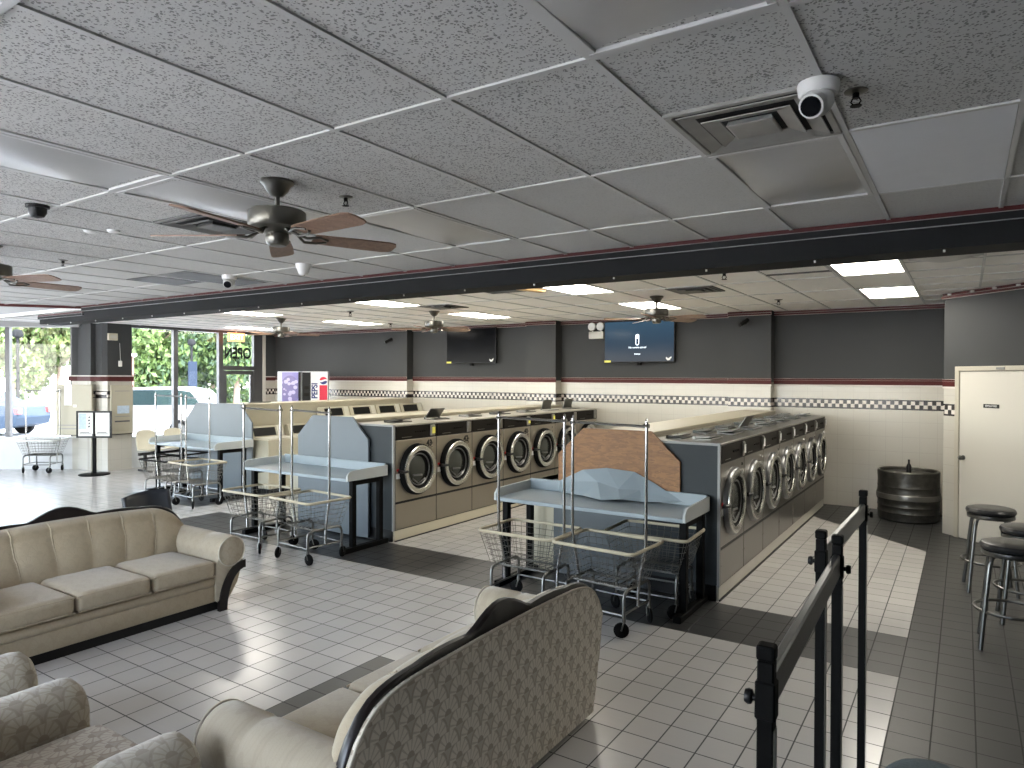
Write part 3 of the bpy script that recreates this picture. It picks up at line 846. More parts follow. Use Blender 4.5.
def bulkhead(xa, xb, y0, y1, z1, label, z0=0.13):
    mb = MB(); mb.box(xa, xb, y0, y1, z0, z1-0.03, 0.004); mb.slot = 1; mb.box(xa-0.015, xb+0.015, y0-0.01, y1, z1-0.03, z1, 0.006)
    return tag(mb.build('bulkhead', [m_beige, m_cream]), label, 'bulkhead')
bulkhead(-6.75, -6.295, 6.02, 11.28, 1.42, 'long cream-topped bulkhead running behind the left washer row')
bulkhead(-2.97, -2.485, 6.005, 11.28, 1.425, 'long cream-topped bulkhead running behind the right washer row')

# ------------------------------------------------------------------ top-loading washers
def toploader(label, loc, rz, lift=0.0, group=None):
    """front toward -y, x along row"""
    t = thing('top_load_washer', label, 'washing machine', loc, rz, group)
    W = 0.70
    mb = MB(); mb.box(-W/2, W/2, 0, 0.60, 0.10+0.0, 0.90+lift, 0.012); mb.build('body', m_beige, t)
    mb = MB(); mb.box(-W/2+0.03, W/2-0.03, 0.04, 0.60, 0.0, 0.10); mb.build('base', m_black, t)
    mb = MB(); mb.box(-W/2+0.06, W/2-0.06, 0.05, 0.44, 0.901+lift, 0.918+lift, 0.008); mb.build('lid', m_offwhite, t)
    mb = MB()
    poly = [(0.46, 0.90+lift), (0.60, 0.90+lift), (0.60, 1.09+lift), (0.53, 1.09+lift)]
    mb.prism(poly, 'yz', -W/2, W/2)
    cp = mb.build('console', m_beige, t)
    mb = MB()
    n = Vector((0, -0.19, 0.07)).normalized(); a = Vector((0, 0.07, 0.19))
    def P(x, s, o): 
        p = Vector((x, 0.46, 0.90+lift)) + a*s + n*o
        return p
    for (xa, xb, s0, s1) in ((-0.26, 0.17, 0.16, 0.86),):
        mb.loft([[P(xa, s0, 0.001), P(xb, s0, 0.001), P(xb, s1, 0.001), P(xa, s1, 0.001)], [P(xa, s0, 0.008), P(xb, s0, 0.008), P(xb, s1, 0.008), P(xa, s1, 0.008)]])
    mb.build('display_window', m_window_dark, cp)
    mb = MB()
    xa, xb = 0.20, 0.31
    mb.loft([[P(xa, .1, 0.001), P(xb, .1, 0.001), P(xb, .95, 0.001), P(xa, .95, 0.001)], [P(xa, .1, 0.018), P(xb, .1, 0.018), P(xb, .95, 0.018), P(xa, .95, 0.018)]])
    mb.build('coin_slide', m_offwhite, cp)
    return t
xr = -9.40
for k, y in enumerate((7.50, 8.30)):
    toploader('beige top-loading washer, %s in the row beyond the left washers' % ('nearest' if k == 0 else 'second from the near end'), (xr, y, 0), PI/2, 0.0, 'top-loading washers with low consoles')
for k in range(4):
    toploader('beige top-loading washer with raised console, %s of the four by the far wall' % ['nearest', 'second', 'third', 'farthest'][k], (xr, 9.03+0.715*k, 0), PI/2, 0.27, 'top-loading washers with raised consoles')
bulkhead(-10.55, -10.03, 7.19, 11.25, 1.47, 'tall beige bulkhead behind the top-loading washers', 0.0)
# hinged soap tray standing open on the tall bulkhead
tr = thing('open_soap_tray', 'grey hinged soap tray left open on the tall beige bulkhead', 'soap tray', (-10.25, 7.55, 1.4715))
mb = MB(); mb.box(-0.10, 0.10, -0.22, 0.22, 0.0, 0.012, 0.003); mb.build('base', m_offwhite, tr)
mb = MB(); mb.box(-0.11, 0.11, -0.22, 0.22, 0.014, 0.026, 0.003, rot=Matrix.Rotation(-0.35, 3, 'Y'), piv=(0.11, 0, 0.02)); mb.build('lid', m_ventgrey, tr)

# ------------------------------------------------------------------ folding tables
def table(label, xl, xr_, y0, y1, ply=False):
    """front at y0, back edge y1"""
    cx = (xl+xr_)/2; h = (xr_-xl)/2; D = y1-y0
    t = thing('folding_table', label, 'table', (cx, y0, 0))
    def lipend(mb, x0, x1):
        pts = [(0.0, 0.795), (0.0, 0.86), (0.03, 0.893), (0.07, 0.905), (D, 0.915), (D, 0.795)]
        mb.prism(pts, 'yz', x0, x1)
    mb = MB(); mb.box(-h+0.022, h-0.022, 0.004, D-0.02, 0.79, 0.825, 0.004, 1); mb.build('tabletop', m_blue, t)
    mb = MB(); lipend(mb, -h, -h+0.021); mb.build('side_lip', m_blue_edge, t)
    mb = MB(); lipend(mb, h-0.021, h); mb.build('side_lip', m_blue_edge, t)
    mb = MB(); mb.box(-h+0.022, h-0.022, D-0.020, D, 0.79, 0.93, 0.003, 1); mb.build('back_lip', m_blue, t)
    for s in (-1, 1):
        x = s*(h-0.055)
        mb = MB(); mb.box(x-0.03, x+0.03, 0.10, 0.16, 0.055, 0.79, 0.004, 1); mb.box(x-0.03, x+0.03, 0.52, 0.58, 0.055, 0.79, 0.004, 1)
        mb.box(x-0.035, x+0.035, -0.03, 0.66, 0.0, 0.055, 0.006, 1); mb.box(x-0.025, x+0.025, 0.16, 0.52, 0.735, 0.785)
        mb.build('leg', m_blackmetal, t)
    return t
T1 = table('pale blue folding table at the end of the left washer row', -7.43, -5.60, 5.28, 5.905)
T3 = table('pale blue folding table below the cut-corner plywood board', -3.66, -1.83, 5.28, 5.905)
T2 = table('pale blue folding table nearest the shop windows', -11.45, -9.60, 6.33, 7.02)
def backboard(label, name, xa, xb, y, zt, cut, mats, foot=0.0, cutl=None):
    cl = cut if cutl is None else cutl
    mb = MB()
    pts = [(xa, foot), (xb, foot), (xb, zt-cut), (xb-cut*1.05, zt), (xa+cl*1.05, zt), (xa, zt-cl)]
    mb.prism(pts, 'xz', y, y+0.028)
    return mb
o = backboard('', '', -3.33, -2.10, 5.909, 1.455, 0.26, None, 0.93).build('plywood_board', [m_ply])
tag(o, 'bare brown plywood board with cut corners standing behind a folding table', 'board')
# lower backing panel and the strip beside it at the end of that island
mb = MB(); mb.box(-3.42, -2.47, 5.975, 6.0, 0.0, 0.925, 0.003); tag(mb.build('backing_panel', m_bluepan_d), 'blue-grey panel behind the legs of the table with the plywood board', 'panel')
mb = MB(); mb.box(-3.66, -3.425, 5.985, 6.55, 0.0, 0.90, 0.004); mb.slot = 1; mb.box(-3.66, -2.99, 6.02, 11.2, 0.0, 0.90)
tag(mb.build('low_cabinet', [m_cream, m_beige]), 'low cream cabinet run backing onto the right washer row', 'cabinet')
o = backboard('', '', -7.17, -5.92, 5.909, 1.45, 0.26, None, 0.02).build('backboard', [m_bluepan])
tag(o, 'blue-grey cut-corner board behind the table of the left washer row', 'board')
mb = MB(); mb.box(-7.46, -6.78, 6.02, 11.2, 0.0, 0.90); tag(mb.build('low_cabinet', m_beige), 'low beige cabinet run backing onto the left washer row', 'cabinet')
o = backboard('', '', -11.55, -9.70, 7.06, 1.475, 0.30, None, 0.02).build('backboard', [m_bluepan])
tag(o, 'pale blue cut-corner board behind the table nearest the windows', 'board')
# torn sheet of laminate peeled from the plywood
V = [(-3.30, 5.893, .93), (-3.05, 5.89, 1.055), (-2.80, 5.893, 1.09), (-2.52, 5.893, 1.075), (-2.32, 5.89, .985), (-2.06, 5.89, .845),
     (-3.28, 5.83, .832), (-2.98, 5.76, .834), (-2.74, 5.65, .830), (-2.57, 5.68, .852), (-2.40, 5.78, .831),
     (-3.08, 5.86, .945), (-2.86, 5.82, .965), (-2.62, 5.76, .925), (-2.44, 5.83, .925)]
F = [(0, 1, 11), (1, 12, 11), (1, 2, 12), (2, 13, 12), (2, 3, 13), (3, 14, 13), (3, 4, 14), (4, 5, 14), (0, 11, 6), (6, 11, 7), (11, 12, 7), (12, 8, 7), (12, 13, 8), (13, 9, 8), (13, 14, 9), (14, 10, 9), (14, 5, 10)]
mb = MB(); vs_ = [mb.bm.verts.new(v) for v in V]
for f in F: mb.bm.faces.new([vs_[k] for k in f])
o = mb.build('laminate_sheet', m_blue)
md = o.modifiers.new('solid', 'SOLIDIFY'); md.thickness = 0.006
tag(o, 'crumpled pale blue laminate sheet peeled off and slumped against the plywood', 'laminate sheet')

# ------------------------------------------------------------------ wire laundry carts
def cart(label, loc, rz=0.0, rack=True, rackh=1.60, rim=m_rim, group=None):
    t = thing('laundry_cart', label, 'laundry cart', loc, rz, group)
    a, b = 0.255, 0.215     # half base
    zf = 0.34               # frame top
    for s in (-1, 1):       # two inverted U tubes
        mb = MB()
        x = s*a
        mb.tube([(x, -b, 0.14), (x, -b, zf-0.05), (x, -b+0.015, zf-0.015), (x, -b+0.05, zf), (x, b-0.05, zf), (x, b-0.015, zf-0.015), (x, b, zf-0.05), (x, b, 0.14)], 0.0125, 10)
        mb.tube([(x, -b, 0.175), (x, b, 0.175)], 0.009, 8)
        mb.build('side_frame', m_chrome_d, t, True)
    mb = MB()
    for y in (-b, b):
        mb.tube([(-a, y, 0.165), (a, y, 0.165)], 0.009, 8)
    for y in (-b*0.55, b*0.55): mb.tube([(-a, y, zf), (a, y, zf)], 0.009, 8)
    mb.build('cross_bars', m_chrome_d, t, True)
    for sx in (-1, 1):
        for sy in (-1, 1):
            x, y = sx*a, sy*b
            mb = MB(); mb.cyl((x, y, 0.145), (x, y, 0.118), 0.016, n=10)
            ang = 0.6*sx+0.9*sy+loc[0]
            ca, sa = math.cos(ang), math.sin(ang)
            for q in (-1, 1):
                c = Vector((x+q*0.018*-sa, y+q*0.018*ca, 0))
                mb.tube([c+Vector((0, 0, 0.12)), c+Vector((0.018*ca, 0.018*sa, 0.058))], 0.006, 6)
            mb.build('caster_fork', m_chrome_d, t)
            mb = MB()
            px, py = x+0.018*ca, y+0.018*sa
            n = 18; rings = []
            for r, o_ in ((0.001, -0.012), (0.05, -0.012), (0.058, -0.006), (0.058, 0.006), (0.05, 0.012), (0.001, 0.012)):
                rings.append([Vector((px+r*math.cos(2*PI*k/n)*ca-o_*sa, py+r*math.cos(2*PI*k/n)*sa+o_*ca, 0.0585+r*math.sin(2*PI*k/n))) for k in range(n)])
            mb.loft(rings)
            mb.build('caster_wheel', m_rubber, t, True)
    # basket
    A, B = 0.355, 0.275; a2, b2 = 0.265, 0.205; zt, zb = 0.645, 0.36
    def rr(hx, hy, z, r=0.05, n=4):
        pts = []
        for (sx, sy, a0) in ((1, 1, 0), (-1, 1, 90), (-1, -1, 180), (1, -1, 270)):
            for k in range(n+1):
                an = math.radians(a0+90*k/n)
                pts.append(Vector((sx*(hx-r)+r*math.cos(an), sy*(hy-r)+r*math.sin(an), z)))
        return pts
    mb = MB(); mb.tube(rr(A, B, zt), 0.0135, 8, loop=True); mb.build('rim', rim, t, True)
    mb = MB()
    for q in (0.18, 0.36, 0.54, 0.72, 0.9):
        mb.tube(rr(A+(a2-A)*q, B+(b2-B)*q, zt+(zb-zt)*q, 0.045, 2), 0.0024, 4, loop=True)
    n = 11
    for k in range(n):
        u = -1+2*k/(n-1)
        for s in (-1, 1): mb.tube([(u*(A-0.02), s*B, zt), (u*a2, s*b2, zb), (u*a2, 0, zb)], 0.0022, 4)
    n = 9
    for k in range(n):
        u = -1+2*k/(n-1)
        for s in (-1, 1): mb.tube([(s*A, u*(B-0.02), zt), (s*a2, u*b2, zb), (0, u*b2, zb)], 0.0022, 4)
    mb.build('wire_basket', m_wire, t)
    if rack:
        hx = 0.328
        mb = MB()
        for s in (-1, 1):
            mb.tube([(s*0.262, 0, 0.17), (s*0.268, 0, 0.36), (s*(A-0.028), 0, 0.66), (s*hx, 0, 0.74), (s*hx, 0, rackh)], 0.0125, 10)
            mb.cyl((s*hx, 0, rackh), (s*hx, 0, rackh+0.025), 0.011, 0.004, 8)
        mb.build('rack_pole', m_chrome, t, True)
        mb = MB(); mb.tube([(-hx, 0, rackh-0.03), (hx, 0, rackh-0.04)], 0.011, 8)
        for s in (-1, 1): mb.cyl((s*hx-0.022, 0, rackh-0.035), (s*hx+0.022, 0, rackh-0.035), 0.016, n=8)
        mb.build('hanging_rail', m_chrome, t, True)
    return t
cart('wire laundry cart with hanging rack, left of the pair at the plywood-backed table', (-3.09, 5.0, 0), 0.0, True, 1.62)
cart('wire laundry cart with hanging rack, right of the pair at the plywood-backed table', (-2.35, 4.97, 0), -0.06, True, 1.61)
cart('wire laundry cart without a rack, pushed under the plywood-backed table', (-2.19, 5.55, 0), 0.05, False)
cart('wire laundry cart with hanging rack, left of the pair at the middle blue table', (-6.69, 5.0, 0), 0.0, True, 1.60)
cart('wire laundry cart with hanging rack, right of the pair at the middle blue table', (-5.86, 4.99, 0), -0.08, True, 1.60)
cart('wire laundry cart with hanging rack, left of the pair at the table by the windows', (-10.36, 6.04, 0), 0.05, True, 1.66, m_blackmetal)
cart('wire laundry cart with hanging rack, right of the pair at the table by the windows', (-9.62, 6.06, 0), -0.05, True, 1.64)
cart('wire laundry cart without a rack, behind the pair at the table by the windows', (-11.0, 6.62, 0), 0.2, False, 1.6, m_blackmetal)
cart('wire laundry cart with hanging rack, alone under the shop front window', (-15.45, 6.40, 0), 0.6435, True, 1.66, m_white)

# ------------------------------------------------------------------ camel-back sofas
def top_curve(x):
    ax = abs(x)
    z = 0.80-0.03*(ax/0.7)**2 if ax < 0.7 else 0.77-0.62*((ax-0.7)/0.36)**2.0*0.42
    return z
def outline(hump=False):
    pts = []
    n = 40
    for i in range(n+1):
        x = -1.0+2.0*i/n
        ax = abs(x)
        if ax < 0.62: z = 0.812-0.012*(ax/0.62)**2
        else:
            q = min(1, (ax-0.62)/0.38); z = 0.80-0.055*q**1.5-0.17*q**4.5
        if hump:
            z += -0.002
            if ax < 0.24: z += 0.012+0.085*math.cos(PI/2*ax/0.24)**1.1
            else: z += 0.012+0.010*max(0, math.sin((ax-0.24)*8))*(1 if ax < 0.6 else 0)
        pts.append((x, z))
    return pts
def sofa(label, loc, rz):
    t = thing('sofa', label, 'sofa', loc, rz)
    # upholstered base, dark plinth beneath
    mb = MB(); mb.box(-0.82, 0.82, -0.405, 0.36, 0.075, 0.215, 0.015); mb.box(-0.82, 0.82, -0.415, 0.0, 0.205, 0.285, 0.03, 3); mb.build('base', m_fab_plain, t, True)
    mb = MB(); mb.box(-0.865, 0.865, -0.37, 0.34, 0.0, 0.08); mb.build('plinth', m_black, t)
    for k in (-1, 0, 1):
        mb = MB(); mb.box(k*0.535-0.262, k*0.535+0.262, -0.44, 0.20, 0.285, 0.425, 0.045, 4)
        for v in mb.bm.verts:
            q = 1-((v.co.x-k*0.535)/0.262)**2
            if v.co.z > 0.36: v.co.z += 0.022*q*(1-((v.co.y+0.12)/0.35)**2)
        sc = mb.build('seat_cushion', m_fab_plain, t, 1.2)
        mb = MB()
        c = k*0.535
        mb.tube([(c-0.255, -0.428, 0.405), (c+0.255, -0.428, 0.405)], 0.006, 6); mb.tube([(c-0.255, -0.432, 0.30), (c+0.255, -0.432, 0.30)], 0.006, 6)
        mb.build('piping', m_fab_back, sc, True)
    # channelled back pad
    ol = outline()
    seams = [-0.93, -0.66, -0.40, -0.135, 0.135, 0.40, 0.66, 0.93]
    def ztop(x):
        ax = min(abs(x), 1.0)
        return 0.80-0.02*(ax/0.62)**2 if ax < 0.62 else 0.78-0.25*min(1, (ax-0.62)/0.41)**2.4
    def bulge(x):
        for a, b in zip(seams[:-1], seams[1:]):
            if a <= x <= b:
                return math.sin(PI*(x-a)/(b-a))**0.45
        return 0.0
    def fpad(u, v):
        x = -0.99+1.98*u
        xs = x*(1-0.10*(1-min(1, v*1.6)))*1.0
        zt = ztop(x); bl = bulge(x)
        e = min(1, (1-abs(u-0.5)*2)*9)**0.5
        if v < 0.75:
            q = v/0.75
            z = 0.30+(zt-0.05-0.30)*q
            y = 0.215+0.095*q - (0.035+0.045*math.sin(PI*min(1, q*0.9+0.1))*1.0)*e - 0.026*bl*math.sin(PI*min(1, 0.15+q*0.7))
        else:
            q = (v-0.75)/0.25
            an = q*PI/2
            y = 0.310 - (0.035+0.014)*e*(1-q) - 0.014*bl*(1-q) + 0.055*math.sin(an)*q
            z = zt-0.05+0.065*math.sin(an)+0.012*bl*math.sin(PI*min(1,q+0.2))
        return Vector((xs if v < 0.5 else x, y, z))
    mb = MB(); mb.grid(fpad, 84, 22)
    bk = mb.build('back_pad', m_fab_back, t, 1.2)
    for sx in seams[1:-1]:
        mb = MB()
        pts = [fpad((sx+0.99)/1.98, 0.10+0.85*i/14)+Vector((0, -0.004, 0.001)) for i in range(15)]
        mb.tube(pts, 0.0055, 6)
        mb.build('channel_piping', m_fab_sarm, bk, True)
    # rear panel with the fan fabric (narrower at the floor), with pale piping
    pts = [(x, z-0.012) for x, z in ol]
    poly = [(-0.885, 0.03), (0.885, 0.03), (0.95, 0.30)] + list(reversed(pts)) + [(-0.95, 0.30)]
    mb = MB(); mb.prism(poly, 'xz', 0.408, 0.432); 
    rp = mb.build('rear_panel', m_fab_rear, t)
    mb = MB(); mb.tube([(-0.95, 0.428, 0.30)]+[(x, 0.428, z-0.012) for x, z in ol]+[(0.95, 0.428, 0.30)], 0.007, 6); mb.build('rear_piping', m_piping, rp, True)
    # dark wood crest rail
    cr = outline(True)
    n = len(cr)
    rings = []
    for i, (x, z) in enumerate(cr):
        b = ol[i][1]-0.05
        rings.append([Vector((x, 0.362, b)), Vector((x, 0.360, z-0.012)), Vector((x, 0.370, z)), Vector((x, 0.397, z)), Vector((x, 0.407, z-0.012)), Vector((x, 0.407, b))])
    mb = MB(); mb.loft(rings); mb.build('crest_rail', m_darkwood, t, True)
    # arms
    for s in (-1, 1):
        def cs(y):   # arm cross-section at depth y
            k = (y+0.43)/0.78
            cxx, czz, r = 0.940, 0.475-0.01*k, 0.128+0.012*k
            pts = [(0.80, 0.09), (0.885, 0.03), (1.0, 0.20), (1.045, 0.34)]
            for i in range(13):
                an = math.radians(-20+220*i/12)
                pts.append((cxx+r*math.cos(an), czz+r*math.sin(an)))
            pts.append((0.80, 0.38))
            return [Vector((s*px, y, pz)) for px, pz in pts]
        mb = MB()
        ys = [-0.43, -0.425, -0.41, -0.19, -0.16, -0.13, 0.0, 0.2, 0.375]
        rings = []
        for i, y in enumerate(ys):
            rg = cs(y)
            if i == 0:
                c = Vector((s*0.91, y, 0.35)); rg = [c+(p-c)*0.93 for p in rg]
            elif i == 1:
                c = Vector((s*0.91, y, 0.35)); rg = [c+(p-c)*0.975 for p in rg]
            elif i == 4:
                c = Vector((s*0.91, y, 0.35)); rg = [c+(p-c)*0.955 for p in rg]
            rings.append(rg)
        mb.loft(rings)
        ar = mb.build('arm', m_fab_sarm, t, 0.9)
        # scroll face with piping
        mb = MB(); mb.lathe([(0.001, -0.012), (0.10, -0.008), (0.118, 0.0), (0.118, 0.004)], (s*0.940, -0.43, 0.475), 'y', 28); mb.build('scroll_face', m_fab_armf, ar, True)
        mb = MB(); mb.tube([(s*0.940+0.122*math.cos(2*PI*i/28), -0.434, 0.475+0.122*math.sin(2*PI*i/28)) for i in range(28)], 0.006, 6, loop=True); mb.build('scroll_piping', m_piping, ar, True)
        # dark wood sweep below the scroll
        outer, inner = [], []
        for i in range(17):
            a_ = PI/2*i/16
            outer.append((s*(1.062-0.245*math.sin(a_)), 0.385*math.cos(a_)))
            inner.append((s*(1.062-0.175*math.sin(a_)), 0.318*math.cos(a_)))
        poly = outer+list(reversed(inner))
        mb = MB(); mb.prism(poly, 'xz', -0.452, -0.415); mb.build('wood_sweep', m_darkwood, ar)
    return t
sofa('cream camel-back sofa with dark wood crest, facing the room centre by the windows side', (-5.565, 2.60, 0), PI/2)
s2 = sofa('cream camel-back sofa seen from behind, fan-patterned rear panel toward the rail posts', (-2.16, 2.66, 0), -PI/2)
s2.scale = (1.0, 0.92, 1.0)

# ------------------------------------------------------------------ armchairs (seen from behind-left)
def armchair(label, loc, rz):
    t = thing('armchair', label, 'armchair', loc, rz)
    mb = MB(); mb.box(-0.36, 0.36, -0.40, 0.34, 0.06, 0.27, 0.03, 3); mb.build('base', m_fab_armf, t, True)
    mb = MB(); mb.box(-0.34, 0.34, -0.36, 0.32, 0.0, 0.065); mb.build('plinth', m_black, t)
    mb = MB(); mb.box(-0.305, 0.305, -0.45, 0.22, 0.27, 0.435, 0.06, 4)
    for v in mb.bm.verts:
        if v.co.z > 0.36: v.co.z += 0.025*(1-(v.co.x/0.305)**2)
        if v.co.y < -0.40: v.co.y -= 0.04*(1-(v.co.x/0.305)**2)
    mb.build('seat_cushion', m_fab_chair, t, 1.2)
    for s in (-1, 1):
        def cs(y, k):
            r = 0.118*k
            pts = [(0.30, 0.08), (0.505, 0.06), (0.52, 0.34)]
            for i in range(15):
                an = math.radians(-15+210*i/14)
                pts.append((0.42+r*math.cos(an), 0.50+r*math.sin(an)))
            pts.append((0.312, 0.34))
            return pts
        rings = []
        for y, k, sh in ((-0.445, 0.7, 0.55), (-0.440, 0.8, 0.74), (-0.425, 0.9, 0.88), (-0.395, 1.0, 0.97), (-0.35, 1.0, 1.0), (-0.14, 1.0, 1.0), (-0.105, 0.955, 0.99), (-0.07, 1.0, 1.0), (0.15, 1.03, 1.0), (0.34, 1.03, 1.0)):
            c = Vector((s*0.42, y, 0.35))
            rings.append([c+(Vector((s*px, y, pz))-c)*sh for px, pz in cs(y, k)])
        mb = MB(); mb.loft(rings); ar = mb.build('arm', m_fab_arm, t, 0.9)
    def fb(u, v):
        x = -0.50+1.0*u; e = min(1, (1-abs(2*u-1))*5)**0.5
        zt = 0.78-0.14*abs(2*u-1)**2.5
        if v < 0.5:
            q = v/0.5; z = 0.30+(zt-0.34)*q; y = 0.20+0.06*q-0.05*e-0.045*math.sin(PI*min(1, .2+.8*q))*e
        elif v < 0.7:
            q = (v-0.5)/0.2; an = PI*q; y = 0.325-0.065*math.cos(an)-0.05*e*(1-q); z = zt-0.04+0.05*math.sin(an)
        else:
            q = (v-0.7)/0.3; y = 0.39+0.0*q; z = zt-0.04+(0.06-zt+0.04)*q
        return Vector((x*(1 if v < 0.75 else 1-0.06*(v-0.75)/0.25), y, z))
    mb = MB(); mb.grid(fb, 36, 26); mb.build('back', m_fab_arm, t, 1.2)
    return t
armchair('fan-patterned cream armchair at the near end of the two sofas', (-2.87, 1.075, 0), PI)
armchair('cream armchair at the left picture edge, only its arm end showing', (-4.22, 1.08, 0), PI)

# ------------------------------------------------------------------ small chairs
c = thing('waiting_chair', 'low navy-backed chair standing behind the camel-back sofa by the windows side', 'chair', (-6.72, 3.72, 0), PI/2)
mb = MB()
def fbk(u, v):
    x = -0.24+0.48*u; z = 0.42+0.34*v
    return Vector((x, 0.0+0.10*v+0.09*(abs(2*u-1)**2)*-1+0.05, z+0.03*math.sin(PI*u*0.5)*v))
mb.grid(fbk, 16, 8); bk = mb.build('backrest', m_navy, c, 1.0); md = bk.modifiers.new('s', 'SOLIDIFY'); md.thickness = 0.035
mb = MB(); mb.box(-0.23, 0.23, -0.40, 0.06, 0.40, 0.46, 0.025, 3); mb.build('seat', m_navy, c, True)
for sx in (-1, 1):
    for sy in (-0.36, 0.03):
        mb = MB(); mb.cyl((sx*0.19, sy, 0.41), (sx*0.21, sy, 0.0), 0.014, n=10); mb.build('leg', m_chrome_d, c)
c = thing('upholstered_stool', 'blue-grey fabric seat just showing at the bottom edge beside the rail posts', 'stool', (-0.01, 2.26, 0.022), -0.35)
mb = MB(); mb.pillow((0, 0, 0.715), (0.44, 0.44, 0.095), 0.55, 0.6, 40, 16); mb.build('seat', m_bluefab, c, 1.2)
mb = MB(); mb.box(-0.17, 0.17, -0.17, 0.17, 0.645, 0.68, 0.006); mb.build('seat_frame', m_black, c)
for sx in (-1, 1):
    for sy in (-1, 1):
        mb = MB(); mb.cyl((sx*0.15, sy*0.15, 0.65), (sx*0.18, sy*0.18, -0.022), 0.014, n=10); mb.build('leg', m_black, c)
mb = MB(); mb.tube([(0.168, 0.168, 0.22), (-0.168, 0.168, 0.22), (-0.168, -0.168, 0.22), (0.168, -0.168, 0.22)], 0.009, 8, loop=True); mb.build('foot_rail', m_black, c)
sh = thing('shell_bench', 'two cream plastic shell seats on one dark beam under the window', 'bench', (-13.95, 8.02, 0), PI/2)
for sx in (-0.29, 0.29):
    mb = MB()
    def fsh(u, v):
        x = -0.215+0.43*u; e = 1-abs(2*u-1)**2.2
        if v < 0.5:
            q = v/0.5; return Vector((sx+x, -0.34+0.40*q, 0.445-0.03*q-0.035*e*math.sin(PI*q)))
        q = (v-0.5)/0.5
        return Vector((sx+x*(1-0.12*q**3), 0.06+0.05*math.sin(PI/2*q)+0.04*e*math.sin(PI*q)+0.05*q, 0.415+0.41*q-0.05*(q**4)*abs(2*u-1)**3))
    mb.grid(fsh, 14, 20); o = mb.build('seat_shell', m_shell, sh, 1.2); md = o.modifiers.new('s', 'SOLIDIFY'); md.thickness = 0.012
mb = MB(); mb.box(-0.58, 0.58, -0.16, -0.10, 0.33, 0.385); mb.box(-0.30, -0.28, -0.2, 0.02, 0.385, 0.402); mb.box(0.28, 0.30, -0.2, 0.02, 0.385, 0.402); mb.build('beam', m_black, sh)
for s in (-0.45, 0.45):
    mb = MB(); mb.box(s-0.025, s+0.025, -0.155, -0.105, 0.03, 0.34); mb.box(s-0.03, s+0.03, -0.36, 0.10, 0.0, 0.035, 0.008); mb.build('leg', m_black, sh)

# ------------------------------------------------------------------ bar stools
def stool(label, loc, rz):
    t = thing('bar_stool', label, 'stool', loc, rz, 'chrome bar stools by the white door')
    mb = MB(); mb.lathe([(0.001, 0.700), (0.17, 0.700), (0.192, 0.712), (0.198, 0.732), (0.188, 0.752), (0.15, 0.764), (0.08, 0.768), (0.001, 0.769)], (0, 0, 0), 'z', 36); mb.build('seat', m_vinyl, t, True)
    mb = MB(); mb.lathe([(0.10, 0.665), (0.182, 0.665), (0.186, 0.670), (0.186, 0.699), (0.10, 0.699)], (0, 0, 0), 'z', 36); mb.build('seat_ring', m_chrome_d, t, True)
    for k in range(4):
        a = PI/4+k*PI/2; ca, sa = math.cos(a), math.sin(a)
        pts = [(0.06, 0.682), (0.13, 0.680), (0.170, 0.655), (0.190, 0.60), (0.205, 0.48), (0.262, 0.0)]
        mb = MB()
        # flat-oval tube legs
        mb.tube([Vector((r*ca, r*sa, z)) for r, z in pts], 0.0165, 10); mb.build('leg', m_chrome_d, t, True)
    mb = MB(); mb.tube([Vector((0.226*math.cos(2*PI*k/40), 0.226*math.sin(2*PI*k/40), 0.27)) for k in range(40)], 0.011, 8, loop=True); mb.build('foot_ring', m_chrome_d, t, True)
    return t
stool('chrome bar stool with black round seat, nearest of the three by the white door', (0.295, 6.15, 0), 0.0)
stool('chrome bar stool with black round seat, half hidden between the other two', (0.44, 6.87, 0), 0.05)
stool('chrome bar stool with black round seat, farthest, right in front of the white door', (0.21, 7.70, 0), 0.1)

# ------------------------------------------------------------------ rail posts
def barrier(label, p, q, loc_z=1.5):
    a, b = Vector(p), Vector(q); mid = (a+b)/2
    t = thing('barrier_rail', label, 'barrier', (mid.x, mid.y, 0), math.atan2(b.y-a.y, b.x-a.x))
    h = (b-a).length/2
    for s in (-1, 1):
        x = s*h; e = -s          # the knob sits outside-left on the near post, right on the far one
        mb = MB(); mb.box(x-0.0135, x+0.0135, -0.0135, 0.0135, 0.012, 1.474, 0.0025, 1)
        po = mb.build('post', m_blackmetal, t)
        mb = MB(); mb.box(x-0.0155, x+0.0155, -0.0155, 0.0155, 1.474, 1.50, 0.005, 2); mb.build('post_cap', m_blackmetal, po)
        mb = MB(); mb.box(x-0.0165, x+0.0165, -0.0165, 0.0165, 1.375, 1.440, 0.003, 1); mb.build('clamp', m_blackmetal, po)
        mb = MB(); mb.lathe([(0.001, e*0.036), (0.011, e*0.035), (0.0135, e*0.029), (0.012, e*0.024), (0.006, e*0.022), (0.006, e*0.014), (0.001, e*0.014)], (x, 0, 1.405), 'y', 14); mb.build('knob', m_black, po, True)
        mb = MB(); mb.box(x-0.012, x+0.012, -0.0150, -0.0136, 0.3, 1.36); mb.build('edge_strip', m_nickel, po)
        mb = MB(); mb.box(x-0.0175, x+0.0175, -0.0175, 0.0175, 0.0, 0.012, 0.003, 1); mb.build('foot_cap', m_blackmetal, po)
    mb = MB(); mb.box(-h+0.0175, h-0.0175, -0.010, 0.010, 1.385, 1.447, 0.004, 1)
    mb.build('cross_rail', M('gunmetal_rail', (0.12, 0.125, 0.13), 0.30, 0.85), t)
    return t
barrier('black square-post barrier rail, nearer of the two at the right foreground', (-0.275, 1.205), (-0.300, 2.155))
barrier('black square-post barrier rail, farther of the two at the right foreground', (-0.350, 2.20), (-0.335, 3.07))

